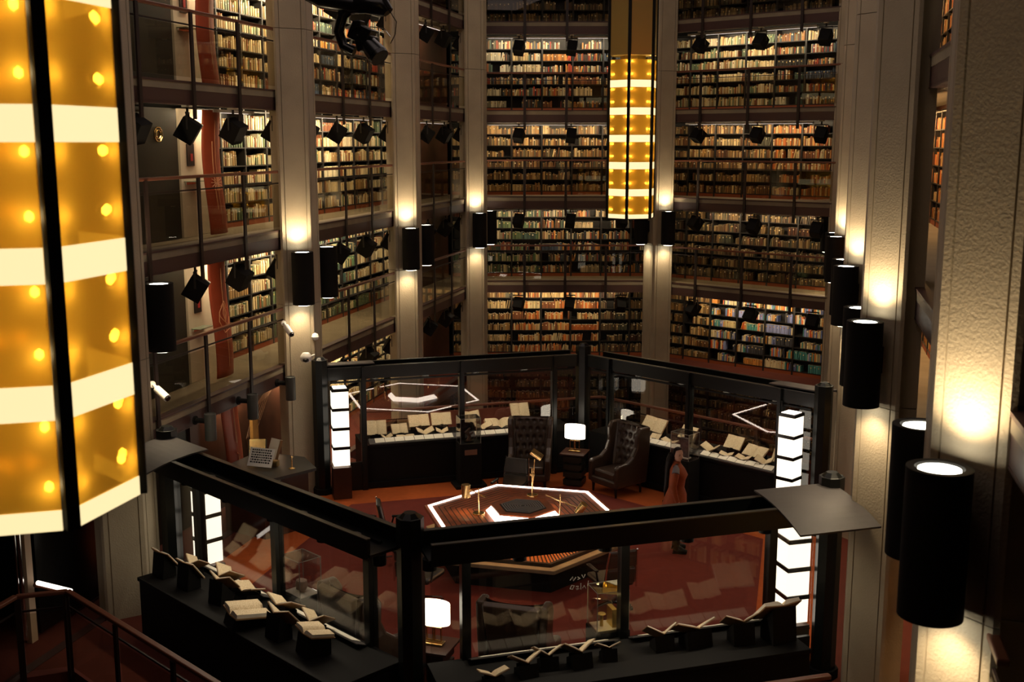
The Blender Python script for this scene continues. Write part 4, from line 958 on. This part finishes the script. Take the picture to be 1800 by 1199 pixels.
# side tables with lamps at both ends
ST = TL = None
for i, (x, y, rz) in enumerate(((-3.97, 20.42, R(-4)), (-3.95, 11.80, R(176)))):
    a = ['between the two back wing chairs', 'behind the nearest corner post'][i]
    if ST is None:
        ST = thing('side_table', 'dark square side table with stacked dark blocks below, %s' % a, 'side table', (x, y, .008), rz, 'side tables with lamps')
        MB().box((0, 0, .63), (.48, .48, .03)).build('table_top', WOODD, ST, bevel=.004)
        m = MB()
        for j in range(4): m.box((0, 0, .08 + j * .15), (.36, .36, .10)); 
        m.build('stacked_blocks', GREENB, ST); MB().box((0, 0, .31), (.26, .26, .62)).build('core', BLK, ST)
    else: dup(ST, (x, y, .008), rz, 'dark square side table with stacked dark blocks below, %s' % a)
    if TL is None:
        TL = thing('table_lamp', 'bright white oval table lamp on gold base, %s' % a, 'table lamp', (x, y, .654), rz, 'oval table lamps')
        s = MB(); n = 32
        s.lathe([(.195, 0), (.20, .01), (.20, .25), (.195, .26)], (0, 0, .26), n, sy=.5); s.build('lamp_shade', SHADEW, TL, True)
        m = MB(); m.box((0, 0, .02), (.24, .12, .02)); m.build('base', BRASS, TL, bevel=.008)
        for sx in (-.05, .05):
            m = MB()
            for q in ((sx - .04, 0, .13, .012, .17), (sx + .04, 0, .13, .012, .17)): m.box((q[0], 0, q[2]), (q[3], .03, q[4]))
            for zz in (.05, .21): m.box((sx, 0, zz), (.09, .03, .012))
            m.build('ring', BRASS, TL)
        MB().cyl((0, 0, .2), (0, 0, .28), .008).build('stem', BRASS, TL)
        light('lamp_light', 'POINT', (0, 0, .40), 16, (1, .80, .52), TL, shadow_soft_size=.12)
    else: dup(TL, (x, y, .654), rz, 'bright white oval table lamp on gold base, %s' % a)
# tufted sofa beyond the back left case
so = thing('sofa', 'dark red tufted sofa behind the back left display case', 'sofa', (-6.25, 21.62, 0), R(30))
MB().box((0, 0, .30), (1.8, .7, .3)).build('seat', LEATH, so, bevel=.05)
def sfn(s, t): return ((s - .5) * 1.9, .30 - .12 * math.cos((s - .5) * 3) + .05 * math.sin(t * 3.14) + .025 * abs(math.sin(s * 22)), .4 + .62 * t)
SOFM = mat('sofa_red', (.22, .07, .045), .38)
MB().grid(sfn, 90, 8).build('backrest', SOFM, so, True); MB().box((0, .30, .6), (1.85, .1, .8)).build('back_shell', SOFM, so, bevel=.03)
for sg in (-1, 1): MB().box((sg * .92, 0, .42), (.14, .7, .5)).build('armrest', SOFM, so, bevel=.04)
for sx in (-.8, .8):
    for sy in (-.28, .28): MB().cyl((sx, sy, 0), (sx, sy, .16), .03).build('leg', BLK, so)

# ------------------------------------------------------------------ desk by the wall
dk = thing('reception_desk', 'dark angular desk on the ground floor beside the dome camera pillar', 'desk', (-8.5, 16.8, 0), R(-8))
top = [(-.75, -.55), (.35, -.75), (.75, .25), (.2, .75), (-.75, .75)]
MB().prism(top, 1.0, 1.05).build('desk_top', mat('desk_dark', (.03, .03, .028), .35), dk); MB().prism([(a * .82, b * .82) for a, b in top], 0, 1.0).build('desk_body', WOODD, dk)
CTX = (-8.35, 16.95)
sg = thing('desk_sign', 'white printed card leaning on the desk', 'sign', (-8.62, 16.72, 1.06), R(-4))
MS = Matrix.Translation((0, 0, .17)) @ Matrix.Rotation(R(-28), 4, 'X')
MB().box((0, 0, .17), (.46, .012, .32), M=Matrix.Rotation(R(-28), 4, 'X')).build('card', WHITE, sg)
tx = MB()
for j in range(6):
    x = -.19
    while x < .17:
        wl = rnd.uniform(.015, .045)
        q = [MS @ Vector((a, -.0075, b)) for a, b in ((x, .11 - j * .042), (x + wl, .11 - j * .042), (x + wl, .136 - j * .042), (x, .136 - j * .042))]
        tx.add(q, [(0, 1, 2, 3)]); x += wl + .010
tx.build('printing', BLK, sg)
bx = MB().box((.05, .13, .05), (.38, .10, .10)).build('stand', BRASS, sg)
for (x, y, w_, h_, d_, a, lb) in ((-8.85, 17.05, .30, .36, .04, 20, 'green book leaning open on the desk'), (-8.62, 17.22, .26, .34, .05, -25, 'brown book leaning on the desk behind the sign')):
    b = thing('leaning_book', lb, 'book', (x, y, 1.055), R(a), 'books leaning on the desk')
    M = Matrix.Translation((0, 0, .02)) @ Matrix.Rotation(R(-22), 4, 'X')
    MB().box((0, 0, h_ / 2), (w_, d_, h_), M=M @ Matrix.Identity(4)).build('cover', mat('green_cover', (.06, .08, .05), .5) if a > 0 else COVERT, b); MB().box((0, 0, h_ / 2), (w_ - .03, d_ + .006, h_ + .01), M=M).build('pages', BRASS if a > 0 else PAPER, b)
lb_ = thing('brass_stand', 'little brass stand on the desk beside the sign', 'stand', (-8.1, 16.8, 1.05))
MB().lathe([(.06, 0), (.06, .01), (.015, .03), (.01, .18), (0, .19)], (0, 0, 0), 16).build('base', BRASS, lb_, True); MB().lathe([(0, .0), (.03, .02), (0, .05)], (0, 0, .18), 12).build('finial', BRASS, lb_, True)

# ------------------------------------------------------------------ handwriting on the front right glass
_P, _Q = Vector(VA['D']), Vector(VA['E']); _e = (_Q - _P).normalized(); _n = Vector((_e.y, -_e.x)); 
if _n.dot(Vector(HC) - _P) < 0: _n = -_n
wr = MB(); wx = Matrix.Translation((*(_P + _e * 3.35 + _n * .012), 1.50))
def wpt(s, z): p = _P + _e * (3.30 - s) + _n * .012; return (p.x, p.y, 1.46 + z)
for st in ([(0, .05), (.02, .09), (.05, .08), (.03, .04), (.0, .05)], [(.07, .07), (.10, .07), (.09, .04), (.07, .05), (.08, .03), (.11, .04)], [(.13, .03), (.13, .10)], [(.15, .04), (.17, .07), (.19, .03)], [(.22, .12), (.21, .06)], [(.0, .15), (.03, .19), (.04, .14), (.07, .18)], [(.09, .18), (.12, .16), (.09, .15)], [(.14, .2), (.16, .16), (.18, .2)]):
    wr.tube([wpt(a, b) for a, b in st], .004, 5)
tag(wr.build('handwriting', WHITE), 'small white scribbled handwriting on the front right glass', 'writing')

# ------------------------------------------------------------------ suspended camera rig
rg = thing('camera_rig', 'glossy black motorised camera head hanging high before the left shelves', 'camera rig', (-5.2, 13.1, 7.72), R(0))
MB().tube([(-1.2, .1, .75), (-.5, 0, .42), (-.1, 0, .36), (.22, 0, .34)], .1, 16, rs=[.07, .10, .11, .09]).build('crane_arm', BLKP, rg, True)
MB().tube([(-.15, 0, .33), (.0, 0, .38), (.28, 0, .33), (.34, 0, .26)], .09, 16, rs=[.09, .12, .12, .07]).build('pan_housing', BLKP, rg, True)
MB().tube([(-.08, 0, .36), (-.24, 0, .25), (-.30, 0, .05), (-.24, 0, -.12), (-.10, 0, -.18)], .06, 14, rs=[.07, .07, .065, .06, .06]).build('tilt_yoke', BLKP, rg, True)
MB().box((.0, 0, .02), (.26, .22, .20), M=Matrix.Rotation(R(25), 4, 'Y')).box((.06, .02, -.10), (.22, .24, .14), M=Matrix.Rotation(R(-15), 4, 'Y')).box((-.02, -.05, .12), (.10, .16, .10)).build('camera_body', BLKP, rg, bevel=.012)
MB().cyl((.06, 0, -.08), (.22, -.06, -.24), .10, .13, n=20).cyl((.22, -.06, -.24), (.25, -.07, -.27), .13, .12, n=20).build('lens', BLKP, rg, True)
MB().tube([(.34, 0, .30), (.44, 0, .15), (.42, 0, -.0), (.36, 0, -.10)], .007, 6).tube([(.1, 0, .1), (.28, 0, .08), (.36, 0, -.02)], .006, 6).tube([(-.1, .0, .45), (.1, .05, .50), (.3, .0, .40), (.38, 0, .3)], .008, 6).build('cable', CHROME, rg, True)
MB().cyl((-1.2, .1, .75), (-1.2, .1, 4.8), .03).build('suspension_pole', BLKM, rg)
MB().lathe([(0, .03), (.02, .02), (.02, 0), (0, 0)], (.16, -.1, .36), 8).lathe([(0, .03), (.02, .02), (.02, 0), (0, 0)], (-.02, -.1, -.02), 8).build('knob', CHROME, rg)

# ------------------------------------------------------------------ person
def person():
    r = thing('person', 'person in a long orange coat and black boots glancing over the shoulder', 'person', (-1.72, 17.3, .014), R(4))
    # local frame: +x is where the body faces (picture right), -y towards the camera
    def skin(name, nodes, edges, rad, m, sub=2, parent=r):
        me = bpy.data.meshes.new(name); me.from_pydata(nodes, edges, []); me.materials.append(m)
        o = bpy.data.objects.new(name, me); COL.objects.link(o); o.parent = parent
        s = o.modifiers.new('skin', 'SKIN'); s.use_smooth_shade = True; sv = me.skin_vertices[0] if me.skin_vertices else None
        if sv is None: return o
        for i, q in enumerate(rad): sv.data[i].radius = q if isinstance(q, tuple) else (q, q); sv.data[i].use_root = (i == 0)
        u = o.modifiers.new('sub', 'SUBSURF'); u.levels = sub; u.render_levels = sub
        return o
    return r, skin
pr, skinf = person()
# body: one continuous lofted figure (trousers, torso, neck and head)
def loft(name, rings, m, parent, n=20, smooth=True, closed=True):
    """rings: (cx, cy, cz, rx, ry)"""
    b = MB(); vs = []
    for cx, cy, cz, rx, ry in rings:
        for i in range(n): a = 2 * math.pi * i / n; vs.append((cx + rx * math.cos(a), cy + ry * math.sin(a), cz))
    L = len(rings); fs = [(j * n + i, j * n + (i + 1) % n, (j + 1) * n + (i + 1) % n, (j + 1) * n + i) for j in range(L - 1) for i in range(n)]
    if closed: fs += [tuple(range(n - 1, -1, -1)), tuple(range((L - 1) * n, L * n))]
    b.add(vs, fs); return b.build(name, m, parent, smooth)
bm_nodes = [(0, 0, .92), (.0, .09, .86), (.02, .10, .50), (-.02, .11, .12), (.10, .12, .05), (.0, -.09, .86), (.03, -.10, .50), (.02, -.11, .12), (.15, -.12, .05),
            (.0, 0, 1.10), (.01, 0, 1.28), (.0, 0, 1.40), (.005, 0, 1.47),
            (-.0, .17, 1.37), (-.03, .22, 1.12), (.02, .22, .90), (-.0, -.17, 1.37), (-.04, -.22, 1.12), (.01, -.21, .90)]
bm_edges = [(0, 1), (1, 2), (2, 3), (3, 4), (0, 5), (5, 6), (6, 7), (7, 8), (0, 9), (9, 10), (10, 11), (11, 12), (11, 13), (13, 14), (14, 15), (11, 16), (16, 17), (17, 18)]
me = bpy.data.meshes.new('body'); me.from_pydata(bm_nodes, bm_edges, []); me.materials.append(mat('trousers_black', (.02, .016, .014), .7))
body = bpy.data.objects.new('body', me); COL.objects.link(body); body.parent = pr
import bmesh
bmx = bmesh.new(); bmx.from_mesh(me); lay = bmx.verts.layers.skin.verify(); bmx.verts.ensure_lookup_table()
rad = [(.13, .10), .085, .06, .045, .035, .085, .06, .045, .035, (.10, .12), (.11, .13), (.07, .09), .032, .04, .03, .024, .04, .03, .024]
for i, q in enumerate(rad):
    bmx.verts[i][lay].radius = q if isinstance(q, tuple) else (q, q); bmx.verts[i][lay].use_root = (i == 0)
bmx.to_mesh(me); bmx.free()
s_ = body.modifiers.new('skin', 'SKIN'); s_.use_smooth_shade = True; u_ = body.modifiers.new('sub', 'SUBSURF'); u_.levels = 1; u_.render_levels = 2
# coat with flared skirt, close at the waist
loft('coat', [(-.03, 0, .70, .205, .235), (-.02, 0, .80, .19, .22), (0, 0, .95, .165, .195), (.0, 0, 1.06, .125, .155), (.01, 0, 1.18, .13, .165), (.03, 0, 1.27, .145, .18), (.01, 0, 1.36, .12, .185), (0, 0, 1.41, .09, .14), (.0, 0, 1.45, .062, .07), (.005, 0, 1.49, .055, .058)], SUIT, pr, 28)
for sg in (-1, 1):
    b = MB().tube([(0, sg * .165, 1.375), (-.015, sg * .215, 1.30), (-.04, sg * .235, 1.12), (-.01, sg * .235, 1.0), (.03, sg * .225, .88)], .05, 12, rs=[.055, .062, .052, .044, .036]); b.build('sleeve', SUIT, pr, True)
    b = MB().tube([(-.01, sg * .10, 1.425), (-.005, sg * .16, 1.395), (-.01, sg * .215, 1.33)], .06, 12, rs=[.03, .054, .062]); b.build('shoulder_yoke', GREYY, pr, True)
    h = MB().tube([(.03, sg * .225, .885), (.04, sg * .225, .85), (.05, sg * .22, .80)], .03, 10, rs=[.024, .034, .028])
    for q in range(4): x = .03 + .014 * q; h.tube([(x, sg * .222, .80), (x + .012, sg * .215, .765), (x + .014, sg * .205, .735 + .006 * abs(q - 1))], .009, 6)
    h.tube([(.07, sg * .22, .84), (.095, sg * .205, .805), (.10, sg * .2, .78)], .010, 6); h.build('hand', SKIN, pr, True)
    x = .0 if sg > 0 else .03
    b = MB().tube([(x, sg * .11, .42), (x - .01, sg * .112, .30), (x, sg * .115, .10), (x + .01, sg * .115, .05)], .06, 14, rs=[.062, .066, .048, .05]); b.tube([(x - .05, sg * .115, .05), (x + .03, sg * .118, .05), (x + .12, sg * .12, .04), (x + .17, sg * .122, .032)], .04, 12, rs=[.045, .05, .042, .028]); b.box((x + .05, sg * .118, .008), (.22, .08, .016)); bo = b.build('boot', BOOT, pr, True)
    b = MB()
    for zz in (.12, .20, .28, .36): b.box((x + .055, sg * .112, zz), (.02, .03, .015))
    b.build('buckles', CHROME, bo)
# head turned towards the camera's right
hd = MB(); nh = 24
def headpt(th, ph):
    a, b = math.cos(ph) * math.cos(th), math.cos(ph) * math.sin(th); z = math.sin(ph); x, y, zz = .092 * a, .074 * b, .118 * z
    if z < 0: k = 1 - .30 * (-z) ** 1.4; y *= k; x *= (1 - .12 * (-z)) if a > 0 else (1 - .45 * (-z))
    f = max(0, a) ** 6
    nose = math.exp(-((th / .16) ** 2)) * math.exp(-(((ph + .10) / .20) ** 2)) * .022 if abs(th) < 1 else 0
    eye = sum(math.exp(-(((th - s * .42) / .20) ** 2)) * math.exp(-(((ph - .08) / .13) ** 2)) for s in (-1, 1)) * -.010
    chin = math.exp(-((th / .4) ** 2)) * math.exp(-(((ph + .95) / .25) ** 2)) * .012
    lip = math.exp(-((th / .25) ** 2)) * math.exp(-(((ph + .50) / .09) ** 2)) * .006
    return (x + nose + eye + chin + lip, y, zz)
def hg(s, t):
    th = (s * 2 - 1) * math.pi; ph = (t - .5) * math.pi; return headpt(th, ph)
hd.grid(hg, 64, 48); head = hd.build('head', SKIN, pr, True, loc=(.012, 0, 1.585), rz=R(-48)); head.rotation_euler = (0, R(4), R(-48))
ft = MB()
for s in (-1, 1):
    p = headpt(s * .42, .08); ft.lathe([(0, -.006), (.011, 0), (0, .006)], (p[0] + .001, p[1], p[2]), 10, sx=.5, sy=1.2)
ft.build('eyes', BLKP, head, True)
ft = MB()
for s in (-1, 1):
    p, q = headpt(s * .25, .24), headpt(s * .60, .25); ft.cyl((p[0] + .002, p[1], p[2]), (q[0] + .002, q[1], q[2]), .003, n=6)
ft.build('eyebrows', HAIR, head)
p = headpt(0, -.5); MB().lathe([(0, -.006), (.018, 0), (0, .006)], (p[0] - .001, 0, p[2]), 12, sx=.35, sy=1.1).build('lips', mat('lips_red', (.42, .10, .08), .5), head, True)
for s in (-1, 1): MB().lathe([(0, -.026), (.013, -.01), (.015, .012), (0, .026)], (-.0, s * .072, -.005), 10, sx=1, sy=.45).build('ear', SKIN, head, True)
hr = MB()
def hairf(s, t):
    th = (s * 2 - 1) * math.pi; ph = -.6 + t * (math.pi / 2 + .6); a = math.cos(ph) * math.cos(th)
    front = max(0, math.cos(th)); ph2 = max(ph, .55 * front ** .5 * (1 if front > 0 else 0) + (-.6 if front < .25 else .35)); q = headpt(th, ph2) ; k = 1.10
    return (q[0] * k - .004, q[1] * k, q[2] * k)
hr.grid(hairf, 48, 20); hr.build('hair', HAIR, head, True)
MB().tube([(-.075, -.0, 1.60), (-.115, .0, 1.50), (-.135, .0, 1.35), (-.145, .0, 1.15), (-.165, .0, .98), (-.175, .0, .88)], .05, 12, rs=[.06, .058, .052, .046, .036, .012]).build('ponytail', HAIR, pr, True)
